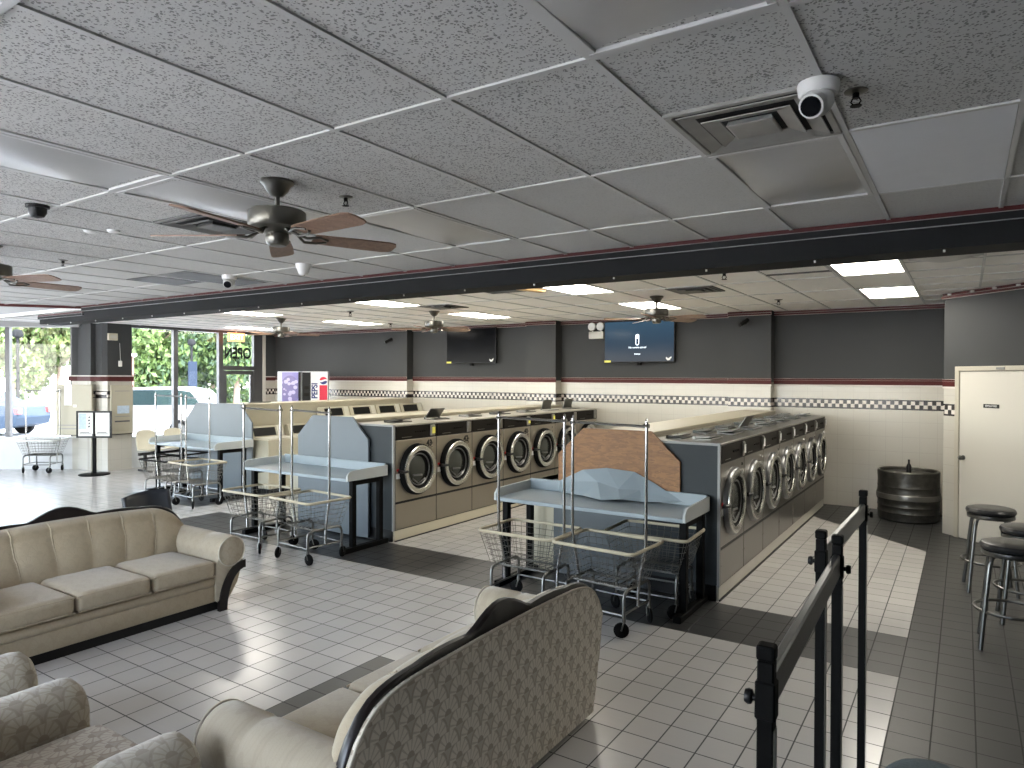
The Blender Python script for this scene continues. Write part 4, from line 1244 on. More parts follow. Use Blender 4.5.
# ------------------------------------------------------------------ keg
k = thing('steel_keg', 'wide dark ribbed steel drum on the floor against the tiled far wall', 'drum', (-0.64, 10.92, 0))
mb = MB(); mb.lathe([(0.001, 0.0), (0.34, 0.0), (0.365, 0.02), (0.37, 0.10), (0.378, 0.12), (0.37, 0.14), (0.372, 0.19), (0.38, 0.205), (0.372, 0.22), (0.374, 0.27), (0.384, 0.285), (0.384, 0.30)], (0, 0, 0), 'z', 48)
mb.lathe([(0.384, 0.372), (0.376, 0.39), (0.372, 0.45), (0.378, 0.465), (0.372, 0.48), (0.372, 0.56), (0.376, 0.62), (0.378, 0.665), (0.370, 0.672), (0.355, 0.668), (0.35, 0.635), (0.001, 0.625)], (0, 0, 0), 'z', 48)
mb.build('shell', m_keg, k, True)
mb = MB(); mb.lathe([(0.380, 0.298), (0.390, 0.305), (0.392, 0.335), (0.390, 0.365), (0.380, 0.374)], (0, 0, 0), 'z', 48); mb.build('middle_band', m_kegband, k, True)
mb = MB(); mb.tube([Vector((0.362*math.cos(2*PI*i/48), 0.362*math.sin(2*PI*i/48), 0.672)) for i in range(48)], 0.012, 8, loop=True); mb.build('rim', m_nickel, k, True)
bt = MB(); bt.lathe([(0.001, 0.0), (0.030, 0.0), (0.032, 0.01), (0.032, 0.10), (0.026, 0.125), (0.013, 0.15), (0.012, 0.185), (0.014, 0.187), (0.014, 0.20), (0.001, 0.201)], (0, 0, 0), 'z', 16)
o = bt.build('bottle', m_black, None, True, loc=(-0.63, 10.86, 0.628)); tag(o, 'small dark bottle standing on top of the steel drum', 'bottle')
SKY, SUN, EXPO = 3.6, 7.5, 1.5

# ------------------------------------------------------------------ vending machines
def vending(label, x0, x1, z1, kind):
    w = x1; t = thing('vending_machine', label, 'vending machine', x0, 0.80)
    h = w/2
    if kind == 'purple':
        mb = MB(); mb.box(-h, h, 0.02, 0.60, 0.06, z1, 0.01); mb.build('cabinet', M('vending_white', (0.66, 0.70, 0.74), 0.35), t)
        m, nt, b = new_mat('vending_purple_art'); g = NG(nt)
        vec, x, y, z = g.coords('Object')
        n = g.noise(vec, 3.0, 4); bub = nt.nodes.new('ShaderNodeTexVoronoi'); bub.inputs['Scale'].default_value = 9; nt.links.new(vec, bub.inputs['Vector'])
        d = g.m('SQRT', g.m('ADD', g.m('POWER', g.m('MULTIPLY', g.m('SUBTRACT', x, 0.02), 3.4), 2), g.m('POWER', g.m('MULTIPLY', g.m('SUBTRACT', z, 1.62), 2.2), 2)))
        c = g.mix(n, (0.17, 0.15, 0.46), (0.42, 0.38, 0.66))
        c = g.mix(g.m('LESS_THAN', d, 0.72), c, g.mix(g.m('GREATER_THAN', bub.outputs['Distance'], 0.40), (0.55, 0.50, 0.74), (0.20, 0.17, 0.38)))
        c = g.mix(g.m('LESS_THAN', z, 1.26), c, (0.13, 0.17, 0.55))
        nt.links.new(c, b.inputs['Base Color']); b.inputs['Roughness'].default_value = 0.25
        mb = MB(); mb.box(-h+0.10, h-0.05, -0.005, 0.02, 0.20, z1-0.02, 0.004); mb.build('front_panel', m, t)
        mb = MB(); mb.box(h-0.05, h, -0.004, 0.02, 0.10, z1-0.01, 0.004); mb.build('selection_strip', m_black, t)
    else:
        mb = MB(); mb.box(-h, h, 0.02, 0.60, 0.06, z1, 0.01); mb.build('cabinet', M('vending_pale', (0.66, 0.67, 0.70), 0.35), t)
        mb = MB(); mb.box(-h, -h+0.18, -0.008, 0.02, 0.10, z1-0.02, 0.006); sp_ = mb.build('selection_panel', m_black, t)
        mb = MB()
        for q in range(6): mb.box(-h+0.04, -h+0.14, -0.013, -0.008, 0.90+0.15*q, 0.97+0.15*q, 0.002)
        mb.build('selection_button', m_panel_dark, sp_)
        mb = MB(); mb.box(-h+0.18, h, -0.006, 0.02, 0.10, z1-0.02, 0.004); fp = mb.build('front_panel', M('vending_panel_white', (0.74, 0.75, 0.78), 0.3), t)
        red = M('vending_red', (0.62, 0.02, 0.06), 0.3); navy = M('vending_navy', (0.02, 0.03, 0.16), 0.3)
        cx, cz, r = h-0.095, 1.84, 0.082
        mb = MB(); mb.box(cx-0.082, cx+0.082, -0.012, -0.006, 0.30, 1.74, 0.003); mb.build('red_band', red, fp)
        def lens(z_lo, z_hi):   # part of the disc between two wavy lines
            a, b = [], []
            for i in range(25):
                xx = -r*0.995+2*r*0.995*i/24; e = math.sqrt(max(0, r*r-xx*xx)); wv = 0.014*math.sin(xx/r*2.6)
                lo = max(-e, min(e, z_lo+wv)) if z_lo is not None else -e
                hi = max(-e, min(e, z_hi+wv)) if z_hi is not None else e
                a.append((cx+xx, cz+lo)); b.append((cx+xx, cz+max(hi, lo+0.0005)))
            return a+list(reversed(b))
        mb = MB(); mb.prism(lens(0.02, None), 'xz', -0.014, -0.006); mb.build('emblem_top', red, fp)
        mb = MB(); mb.prism(lens(None, -0.02), 'xz', -0.014, -0.006); mb.build('emblem_bottom', navy, fp)
        text_mesh('lettering', 'PEPSI', 0.17, navy, fp, face_mtx((-h+0.265, -0.0075, 1.62), (0, 0, 1), (-1, 0, 0)), 0.001, sx=0.9, bold=0.006)
    mb = MB(); mb.box(-h+0.03, h-0.03, 0.05, 0.56, 0.0, 0.06); mb.build('base', m_black, t)
    return t
vending('purple soft drink vending machine in the far left corner', (-12.68, 10.2, 0), 0.50, 2.04, 'purple')
vending('soft drink machine with red, white and blue emblem, right of the purple one', (-11.82, 10.2, 0), 0.54, 2.04, 'cola')

# ------------------------------------------------------------------ wall televisions
def tv(label, xa, xb, za, zb, lit):
    t = thing('television', label, 'television', ((xa+xb)/2, YW-0.03, 0))
    h = (xb-xa)/2
    mb = MB(); mb.box(-h, h, -0.10, -0.055, za, zb, 0.008); mb.build('casing', m_black, t)
    mb = MB(); mb.box(-0.15, 0.15, -0.056, 0.026, (za+zb)/2-0.15, (za+zb)/2+0.15); mb.box(-0.03, 0.03, -0.09, -0.02, za-0.05, za+0.02); mb.build('wall_bracket', m_blackmetal, t)
    if lit:
        m, nt, b = new_mat('tv_screen_lit'); g = NG(nt); vec, x, y, z = g.coords('Object')
        k = g.m('DIVIDE', g.m('SUBTRACT', z, za), zb-za)
        c = g.mix(k, (0.010, 0.018, 0.035), (0.035, 0.075, 0.12))
        nt.links.new(c, sock(b, 'Emission Color', 'Emission')); b.inputs['Emission Strength'].default_value = 0.45
        b.inputs['Base Color'].default_value = (0.004, 0.005, 0.006, 1); b.inputs['Roughness'].default_value = 0.12; sock(b, 'Specular IOR Level', 'Specular').default_value = 0.1
    else: m = m_screen
    mb = MB(); mb.box(-h+0.014, h-0.014, -0.102, -0.099, za+0.018, zb-0.014); sc = mb.build('screen', m, t)
    mb = MB(); mb.box(-h+0.005, -h+0.13, -0.1035, -0.102, za+0.004, za+0.04); mb.build('sticker', m_yellow, sc)
    mb = MB(); mb.prism([(h-0.16, za+0.07), (h-0.145, za+0.09), (h-0.11, za+0.065), (h-0.06, za+0.10), (h-0.05, za+0.085), (h-0.085, za+0.035), (h-0.125, za+0.03)], 'xz', -0.1035, -0.102); mb.build('sticker', m_paper, sc)
    if lit:
        me = M('tv_glyph', (0.7, 0.75, 0.8), 0.4, emit=(0.75, 0.85, 0.95, 0.9))
        mb = MB(); zc = (za+zb)/2
        def cap(cx, cz, w, hh, n=10):
            return [(cx+w*math.cos(PI*i/n), cz+hh+w*math.sin(PI*i/n)) for i in range(n+1)]+[(cx+w*math.cos(PI+PI*i/n), cz-hh+w*math.sin(PI+PI*i/n)) for i in range(n+1)]
        mb.tube([Vector((px, -0.1035, pz)) for px, pz in cap(-0.02, zc+0.03, 0.028, 0.065)], 0.006, 4, loop=True)
        mb.prism(cap(-0.02, zc+0.085, 0.017, 0.018), 'xz', -0.105, -0.102)
        mb.build('remote_glyph', me, sc)
        text_mesh('caption', 'No remote paired', 0.045, me, sc, face_mtx((-0.02, -0.1035, zc-0.105), (1, 0, 0), (0, 0, 1)), 0.0006)
        text_mesh('caption', 'Settings', 0.035, me, sc, face_mtx((-0.02, -0.1035, zc-0.22), (1, 0, 0), (0, 0, 1)), 0.0006)
    return t
tv('wall television showing a dark blue screen with a small remote symbol', -5.47, -4.15, 2.20, 2.94, True)
tv('wall television switched off, black screen, left of the lit one', -9.12, -7.86, 2.21, 2.93, False)
em = thing('emergency_light', 'white two-lamp emergency light on the wall beside the lit television', 'emergency light', (-5.66, YW, 2.70))
mb = MB(); mb.box(-0.15, 0.15, -0.09, 0, -0.06, 0.075, 0.012); mb.build('battery_box', m_offwhite, em)
for s in (-0.09, 0.08):
    mb = MB(); mb.cyl((s, -0.045, 0.07), (s, -0.045, 0.11), 0.015, n=8); mb.lathe([(0.03, 0.0), (0.065, -0.02), (0.078, -0.07), (0.07, -0.085), (0.001, -0.075)], (s, -0.01, 0.165), 'y', 20); mb.build('lamp_head', m_white, em, True)

# ------------------------------------------------------------------ ceiling fans
def fan(label, x, y, zc, a0):
    t = thing('ceiling_fan', label, 'ceiling fan', (x, y, zc), math.radians(a0))
    mb = MB(); mb.lathe([(0.001, 0.0), (0.088, 0.0), (0.090, -0.012), (0.070, -0.03), (0.058, -0.055), (0.030, -0.085), (0.001, -0.09)], (0, 0, 0), 'z', 28); mb.build('canopy', m_nickel, t, True)
    mb = MB(); mb.cyl((0, 0, -0.08), (0, 0, -0.17), 0.014, n=12); mb.build('downrod', m_nickel, t, True)
    mb = MB(); mb.lathe([(0.001, -0.155), (0.06, -0.160), (0.142, -0.163), (0.151, -0.170), (0.152, -0.20), (0.152, -0.248), (0.146, -0.258), (0.10, -0.266), (0.07, -0.285), (0.001, -0.286)], (0, 0, 0), 'z', 36); mh = mb.build('motor_housing', m_nickel, t, True)
    mb = MB(); mb.lathe([(0.001, -0.28), (0.058, -0.28), (0.062, -0.30), (0.060, -0.335), (0.045, -0.352), (0.001, -0.356)], (0, 0, 0), 'z', 24); mb.build('switch_housing', m_nickel, t, True)
    for k in range(5):
        a = 2*PI*k/5; ca, sa = math.cos(a), math.sin(a)
        R = Matrix.Rotation(a, 3, 'Z') @ Matrix.Rotation(math.radians(-12), 3, 'X')
        zb = -0.292
        mb = MB()
        prof = [(0.20, 0.052), (0.24, 0.060), (0.45, 0.068), (0.63, 0.070), (0.672, 0.058), (0.685, 0.030)]
        pl = [(x_, w_) for x_, w_ in prof]+[(x_, -w_) for x_, w_ in reversed(prof)]
        mb.loft([[R @ Vector((px, py, -0.004))+Vector((0, 0, zb)) for px, py in pl], [R @ Vector((px, py, 0.004))+Vector((0, 0, zb)) for px, py in pl]])
        bl = mb.build('blade', m_bladewood, t)
        mb = MB()
        for q in (-1, 1):
            mb.tube([Vector((0.09*ca-q*0.01*-sa, 0.09*sa+q*0.01*-ca, -0.268)), R @ Vector((0.155, q*0.03, 0))+Vector((0, 0, zb-0.012)), R @ Vector((0.225, q*0.042, -0.006))+Vector((0, 0, zb)), R @ Vector((0.275, q*0.012, -0.007))+Vector((0, 0, zb))], 0.008, 6)
        mb.build('blade_arm', m_nickel, bl, True)
    return t
fan('nickel ceiling fan with brown blades, nearest, in front of the beam', -3.13, 2.44, ZC, 67)
fan('ceiling fan at the left picture edge, only one blade and its motor showing', -6.62, 2.36, ZC, 90)
fan('nickel ceiling fan in front of the lit television, beyond the beam', -3.38, 8.59, 3.0, 208)
fan('nickel ceiling fan in front of the switched-off television, beyond the beam', -7.19, 8.65, 3.0, 215)
fan('nickel ceiling fan over the vending machine corner, beyond the beam', -10.51, 8.28, 3.0, 200)

# ------------------------------------------------------------------ fluorescent troffers
def troffer(label, x0, x1, y0, y1, z, lit, sag=0.0, group=None):
    t = thing('ceiling_light', label, 'ceiling light', ((x0+x1)/2, (y0+y1)/2, z), 0, group)
    a, b = (x1-x0)/2, (y1-y0)/2
    mb = MB(); w = 0.028
    mb.box(-a, a, -b, -b+w, -0.012, 0.02, 0.003, 1); mb.box(-a, a, b-w, b, -0.012, 0.02, 0.003, 1); mb.box(-a, -a+w, -b+w, b-w, -0.012, 0.02, 0.003, 1); mb.box(a-w, a, -b+w, b-w, -0.012, 0.02, 0.003, 1)
    mb.build('frame', m_white if lit else m_tbar, t)
    mb = MB()
    if sag:
        def f(u, v): return Vector((-a+w+(2*a-2*w)*u, -b+w+(2*b-2*w)*v, -0.004-sag*math.sin(PI*u)*math.sin(PI*v)+0.006*math.sin(7*v+2*u)))
        mb.grid(f, 16, 16)
    else:
        mb.box(-a+w, a-w, -b+w, b-w, -0.006, 0.0)
    mb.build('diffuser', m_lit if lit else m_shade, t, True if sag else None)
    return t
cols = [(-1.09, 'right'), (-4.20, 'second from right'), (-7.31, 'third from right'), (-10.40, 'fourth from right'), (-13.5, 'leftmost')]
for x, nm in cols:
    for y, yn in ((6.62, 'nearer the beam'), (9.05, 'nearer the far wall')):
        if x > -13 :
            troffer('lit fluorescent ceiling panel, %s column beyond the beam, %s' % (nm, yn), x+0.01, x+0.61, y+0.01, y+1.205, 3.0, True, 0, 'lit ceiling panels beyond the beam')
        elif y > 9: troffer('lit fluorescent ceiling panel above the entrance door side', x+0.01, x+0.61, y+0.01, y+1.205, 3.0, True, 0, 'lit ceiling panels beyond the beam')
gx0, gy0 = -1.044, 2.058
def cell(i, j): return gx0-0.61*i, gy0+1.2*j     # grid crossing (i to the left, j away)
def off_light(label, i, j, half=False, sag=0.02):
    x1, y0 = cell(i, j); x0 = x1-0.61
    troffer(label, x0+0.012, x1-0.012, y0+0.012, y0+(0.6 if half else 1.2)-0.012, ZC, False, sag, 'unlit ceiling panels in front of the beam')
off_light('unlit shiny ceiling panel at the top picture edge', -1, -1)
off_light('unlit shiny ceiling panel just left of the nearest fan', 4, 0, False, 0.03)
off_light('unlit stained ceiling panel next to the nearest fan blade tip', 3, 1, False, 0.02)
x0, y0 = cell(-1, 1)
troffer('unlit ceiling panel just beyond the big square air vent', x0-0.61+0.012, x0-0.012, y0+0.012, y0+1.19, ZC, False, 0.022, 'unlit ceiling panels in front of the beam')
off_light('unlit shiny ceiling panel at the left edge, beside the black dome', 4, -1, False, 0.025)
x0, y0 = cell(-2, 1)
mb = MB(); mb.box(x0-0.596, x0-0.014, y0+0.014, y0+1.19, ZC-0.007, ZC)
tag(mb.build('ceiling_panel', M('new_ceiling_panel', (0.74, 0.755, 0.78), 0.6, noise=0.03)), 'smooth bluish replacement panel in the ceiling right of the security camera', 'ceiling panel')

# ------------------------------------------------------------------ air vents
def square_vent(label, cx, cy, s, z, rings=3, mt=None, sag=None):
    t = thing('air_vent', label, 'air vent', (cx, cy, z))
    mt = mt or m_ventwhite
    h = s/2
    mb = MB(); mb.box(-h+0.01, h-0.01, -h+0.01, h-0.01, -0.004, 0.0); mb.build('dark_backing', m_ventdark, t)
    mb = MB(); w = s*0.05
    mb.box(-h, h, -h, -h+w, -0.014, 0.006, 0.004, 1); mb.box(-h, h, h-w, h, -0.014, 0.006, 0.004, 1); mb.box(-h, -h+w, -h+w, h-w, -0.014, 0.006, 0.004, 1); mb.box(h-w, h, -h+w, h-w, -0.014, 0.006, 0.004, 1)
    mb.build('frame', mt, t)
    for k in range(rings):
        ro = h*(0.86-0.27*k); ri = ro-h*0.21; zo, zi = -0.012-0.006*k, -0.002-0.003*k
        mb = MB()
        O = [(ro, ro), (-ro, ro), (-ro, -ro), (ro, -ro)]; I = [(ri, ri), (-ri, ri), (-ri, -ri), (ri, -ri)]
        if k == rings-1:
            mb.loft([[Vector((x*0.9, y*0.9, zo-0.004)) for x, y in O], [Vector((x, y, zo)) for x, y in O], [Vector((x*0.9, y*0.9, -0.005)) for x, y in O]])
        else:
            mb.loft([[Vector((x, y, zo)) for x, y in O], [Vector((x, y, zi)) for x, y in I], [Vector((x, y, zi-0.004)) for x, y in I], [Vector((x, y, zo-0.005)) for x, y in O]], loop=True)
        mb.build('louvre_ring', mt, t)
    return t
x0, y0 = cell(-1, 1)
square_vent('big dusty square air vent beside the security camera', x0-0.305, y0-0.30, 0.585, ZC, 3)
square_vent('square air vent behind the nearest fan, dark louvres', cell(5, 0)[0]-0.31+0.02, cell(5, 0)[1]+0.85, 0.585, ZC, 3, m_ventgrey)
square_vent('square air vent in the far ceiling behind the fan at the lit television', -2.72, 8.15, 0.56, 3.0, 3, m_ventgrey)
square_vent('square air vent in the far ceiling above the switched-off television', -6.60, 8.15, 0.56, 3.0, 3, m_ventgrey)
def flat_vent(label, x0, x1, y0, y1, z, n=2):
    t = thing('return_grille', label, 'air vent', ((x0+x1)/2, (y0+y1)/2, z))
    a, b = (x1-x0)/2, (y1-y0)/2
    mb = MB(); mb.box(-a, a, -b, b, -0.008, 0.0, 0.002, 1); mb.build('frame', m_ventgrey, t)
    mb = MB()
    k = -b+0.03
    while k < b-0.03:
        mb.box(-a+0.03, a-0.03, k, k+0.007, -0.013, -0.007, rot=Matrix.Rotation(0.6, 3, 'X')); k += 0.022
    mb.build('slats', m_ventgrey, t)
    return t
flat_vent('flat grey return grille, left one of the pair close to the beam', cell(10, 2)[0]-0.59, cell(10, 2)[0]-0.02, 4.03, 4.60, ZC)
flat_vent('flat grey return grille, right one of the pair close to the beam', cell(9, 2)[0]-0.59, cell(9, 2)[0]-0.02, 4.03, 5.0, ZC)
flat_vent('brownish return grille in the far ceiling beside the orange-edged panel', -5.02, -4.48, 6.62, 7.20, 3.0)
# sagging and displaced panels of the far ceiling
mb = MB(); mb.box(-0.29, 0.29, -0.05, 0.05, -0.045, 0.004, 0.01, rot=Matrix.Rotation(0.12, 3, 'Z'))
tag(mb.build('lamp_tray', M('orange_brown_tray', (0.55, 0.36, 0.16), 0.5, noise=0.3), None, None, (-4.32, 6.86, 3.0), 1.2), 'orange-brown tray hanging at the edge of the first lit panel', 'ceiling tray')
mb = MB(); mb.box(-1.72, -1.10, 7.36, 7.40, 2.988, 3.0); tag(mb.build('ceiling_slot', m_ventgrey), 'narrow dark slot between far ceiling panels left of the right lights', 'ceiling slot')
def sagf(u, v):
    return Vector((-0.28+0.56*u, -0.29+0.58*v, -0.004-0.075*math.sin(PI*u)*(0.35+0.65*math.sin(PI*v))))
mb = MB(); mb.grid(sagf, 18, 10); o = mb.build('sagging_panel', m_shade, None, True, (-0.15, 6.82, 3.0)); o.modifiers.new('s', 'SOLIDIFY').thickness = 0.006
tag(o, 'grey ceiling panel sagging just beyond the beam at the right', 'ceiling panel')

# ------------------------------------------------------------------ cameras, domes, detectors, sprinklers
def turret(label, x, y, z, s, aim):
    t = thing('security_camera', label, 'security camera', (x, y, z), aim)
    mb = MB(); mb.lathe([(0.001, 0.0), (0.062*s, 0.0), (0.064*s, -0.008*s), (0.060*s, -0.035*s), (0.055*s, -0.04*s), (0.001, -0.04*s)], (0, 0, 0), 'z', 28); mb.build('base', m_white, t, True)
    mb = MB(); mb.ball((0.0, -0.008*s, -0.058*s), 0.05*s, 24); mb.tube([(0, -0.035*s, -0.075*s), (0, -0.058*s, -0.090*s)], [0.042*s, 0.038*s], 20); mb.build('ball_housing', m_white, t, True)
    mb = MB(); mb.tube([(0, -0.054*s, -0.0875*s), (0, -0.064*s, -0.094*s)], [0.033*s, 0.030*s], 20); mb.build('lens', m_screen, t, True)
    return t
turret('white turret security camera hanging beside the big square air vent', -0.445, 2.66, ZC-0.008, 1.12, math.radians(-12))
turret('white turret security camera on the front ceiling close to the beam, left part', -6.50, 4.46, ZC+0.002, 1.2, math.radians(40))
troffer('added lit fill panel in the ceiling beyond the right picture edge', 1.98, 2.58, 5.60, 6.80, 3.0, True, 0, 'lit ceiling panels beyond the beam')  # extra lamp added out of view to lift the dim right side
t = thing('motion_detector', 'white cone-shaped detector on the front ceiling below the nearest fan', 'detector', (-5.24, 4.38, ZC+0.003))
mb = MB(); mb.lathe([(0.001, 0.003), (0.072, 0.003), (0.072, -0.015), (0.045, -0.095), (0.036, -0.108), (0.001, -0.110)], (0, 0, 0), 'z', 20); mb.build('cone', m_white, t, True)
mb = MB(); mb.cyl((0, 0, -0.109), (0, 0, -0.115), 0.016, n=12); mb.build('sensor', m_offwhite, t)
t = thing('dome_camera', 'black dome camera on the ceiling at the left', 'security camera', (-4.84, 1.98, ZC+0.003))
mb = MB(); mb.lathe([(0.001, 0.0), (0.065, 0.0), (0.065, -0.02), (0.055, -0.024), (0.001, -0.024)], (0, 0, 0), 'z', 24); mb.build('base', m_black, t, True)
mb = MB(); mb.lathe([(0.052, -0.024), (0.050, -0.05), (0.035, -0.075), (0.001, -0.085)], (0, 0, 0), 'z', 24); mb.build('dome', m_black, t, True)
for (x, y, lb) in ((-5.35, 1.98+0.55, 'pair of small white ceiling discs beyond the black dome, left disc'), (-5.20, 2.62, 'pair of small white ceiling discs beyond the black dome, right disc')):
    mb = MB(); mb.lathe([(0.001, -0.02), (0.03, -0.02), (0.042, -0.012), (0.045, 0.0), (0.001, 0.0)], (0, 0, 0), 'z', 18)
    tag(mb.build('ceiling_disc', m_white, None, True, (x, y, ZC)), lb, 'ceiling disc')
def sprinkler(label, x, y, z, s=1.0):
    t = thing('sprinkler_head', label, 'sprinkler', (x, y, z+0.003))
    mb = MB(); mb.lathe([(0.001, 0.0), (0.042*s, 0.0), (0.040*s, -0.006*s), (0.020*s, -0.012*s), (0.001, -0.012*s)], (0, 0, 0), 'z', 20); mb.build('escutcheon', m_nickel, t, True)
    mb = MB(); mb.cyl((0, 0, -0.01), (0, 0, -0.030*s), 0.012*s, n=10)
    for q in (-1, 1): mb.tube([(q*0.010*s, 0, -0.028*s), (q*0.017*s, 0, -0.042*s), (q*0.006*s, 0, -0.056*s)], 0.003*s, 6)
    mb.lathe([(0.001, -0.055*s), (0.020*s, -0.056*s), (0.020*s, -0.059*s), (0.001, -0.06*s)], (0, 0, 0), 'z', 14); mb.build('nozzle', m_panel_dark, t)
    return t
sprinkler('brass-dark sprinkler head right of the white security camera', -0.345, 2.83, ZC)
sprinkler('sprinkler head on the ceiling right of the nearest fan', -3.06, 2.87, ZC)
sprinkler('sprinkler head on the ceiling near the left picture edge', -6.95, 3.05, ZC)
sprinkler('sprinkler head just beyond the beam above the right washer row', -2.03, 6.97, 3.0, 1.3)
sprinkler('sprinkler head in the far ceiling left of the right lights', -2.12, 9.8, 3.0, 1.3)
sprinkler('sprinkler head in the far ceiling above the middle washer row', -8.36, 7.94, 3.0, 1.5)
sprinkler('sprinkler head in the far ceiling above the vending machine wall', -9.6, 10.2, 3.0, 1.3)
def bullet(label, x, y, z, rz):
    t = thing('bullet_camera', label, 'security camera', (x, y, z), rz)
    mb = MB(); mb.lathe([(0.001, 0.0), (0.045, 0.0), (0.045, -0.012), (0.001, -0.013)], (0, 0, 0), 'y', 16); mb.tube([(0, -0.01, 0), (0, -0.06, 0.015), (0.02, -0.085, 0.0)], 0.012, 8); mb.build('mount', m_black, t, True)
    mb = MB(); mb.tube([(0.05, -0.06, 0.03), (-0.06, -0.17, -0.06)], 0.034, 14); mb.build('barrel', m_black, t, True)
    return t
bullet('black bullet camera on the pilaster right of the lit television', -2.96, YW-0.22, 2.83, 0.2)
bullet('black bullet camera on the far wall above the bulkhead, left part', -10.62, YW-0.20, 2.74, 0.2)

# ------------------------------------------------------------------ pier boards, sign stand
def pier_board(label, loc, rz, w, h, notes):
    t = thing('notice_board', label, 'notice board', loc, rz)
    mb = MB(); mb.box(-w/2, w/2, -0.05, 0, -h/2, h/2, 0.006); mb.box(-w/2, w/2, -0.06, 0.0, -h/2-0.035, -h/2+0.0, 0.004); mb.build('panel', m_beige, t)
    mb = MB(); mb.box(-w/2-0.005, w/2+0.005, -0.062, 0, -h/2-0.05, -h/2-0.036); mb.build('lower_edge', m_black, t)
    for (x, z, ww, hh, mt) in notes:
        mb = MB(); mb.box(x-ww/2, x+ww/2, -0.0525, -0.05, z-hh/2, z+hh/2); mb.build('notice', mt, t)
    return t
m_notice_b = M('pale_blue_notice', (0.45, 0.55, 0.66), 0.7, noise=0.3, nscale=25)
m_print = M('dark_print', (0.08, 0.08, 0.09), 0.7)
pier_board('beige notice panel on the left face of the corner pier', (-15.07, 6.835, 1.26), AZ+PI-0.10, 0.74, 0.98, [(-0.12, 0.28, 0.16, 0.42, m_paper), (0.02, 0.06, 0.07, 0.05, m_paper), (-0.0, -0.40, 0.66, 0.02, m_mould), (0, -0.33, 0.66, 0.02, m_mould)])
pier_board('beige notice panel on the right face of the corner pier', (-14.49, 7.44, 1.26), PI/2, 0.44, 0.96, [(0.02, -0.02, 0.24, 0.16, m_notice_b), (0.0, -0.26, 0.30, 0.03, m_print), (0.0, 0.36, 0.30, 0.015, m_mould), (0, -0.16, 0.30, 0.015, m_mould)])
st = thing('sign_stand', 'black pole stand holding two framed notices in front of the corner pier', 'sign stand', (-14.20, 6.78, 0), 0.60)
mb = MB(); mb.lathe([(0.001, 0.0), (0.27, 0.0), (0.275, 0.012), (0.25, 0.022), (0.05, 0.035), (0.001, 0.036)], (0, 0, 0), 'z', 32); mb.build('base', m_blackmetal, st, True)
mb = MB(); mb.box(-0.032, 0.032, -0.02, 0.02, 0.03, 0.80, 0.004); mb.build('pole', m_blackmetal, st)
mb = MB(); W_, z0_, z1_ = 0.335, 0.72, 1.245
mb.box(-W_, W_, -0.03, 0.02, z0_, z0_+0.03, 0.004); mb.box(-W_, W_, -0.03, 0.02, z1_-0.03, z1_, 0.004); mb.box(-W_, -W_+0.028, -0.03, 0.02, z0_, z1_, 0.004); mb.box(W_-0.028, W_, -0.03, 0.02, z0_, z1_, 0.004); mb.box(-0.014, 0.014, -0.03, 0.02, z0_, z1_, 0.004); mb.box(-W_+0.01, W_-0.01, 0.0, 0.02, z0_+0.01, z1_-0.01)
fr = mb.build('double_frame', m_black, st)
for s in (-1, 1):
    mb = MB(); mb.box(s*0.165-0.14, s*0.165+0.14, -0.012, -0.006, z0_+0.035, z1_-0.035); pg = mb.build('notice', m_paper, fr)
    mb = MB(); mb.box(s*0.165-0.11, s*0.165+0.11, -0.0135, -0.012, z0_+0.07, z0_+0.085); mb.box(s*0.165-0.10, s*0.165+0.08, -0.0135, -0.012, z0_+0.10, z0_+0.115)
    if s < 0:
        for q in range(4): mb.prism([(s*0.165+0.04+0.015*(q % 2), z0_+0.2+0.06*q), (s*0.165+0.10, z0_+0.21+0.06*q), (s*0.165+0.07, z0_+0.25+0.06*q)], 'xz', -0.0135, -0.012)
    mb.build('printing', m_print, pg)
    if s < 0:
        mb = MB(); mb.box(s*0.165-0.12, s*0.165+0.02, -0.0135, -0.012, z0_+0.17, z1_-0.05); mb.build('blue_print', m_notice_b, pg)
t = thing('thermostat_box', 'small cream box high on the corner pier', 'wall box', (-14.46, 7.25, 2.72), PI/2)
mb = MB(); mb.box(-0.09, 0.09, -0.06, 0.01, -0.07, 0.07, 0.01); mb.build('box', m_cream, t)
mb = MB(); mb.box(-0.06, 0.06, -0.064, -0.058, -0.03, 0.03, 0.003); mb.build('face', m_offwhite, t)
t = thing('wall_sensor', 'small white sensor on the grey upper face of the corner pier', 'sensor', (-14.495, 7.42, 2.18), PI/2)
mb = MB(); mb.box(-0.035, 0.035, -0.035, 0, -0.06, 0.06, 0.012, 3); mb.build('case', m_white, t)
mb = MB(); mb.cyl((0, -0.03, 0.05), (0, 0.0, 0.42), 0.004, n=6); mb.build('wire', m_white, t)

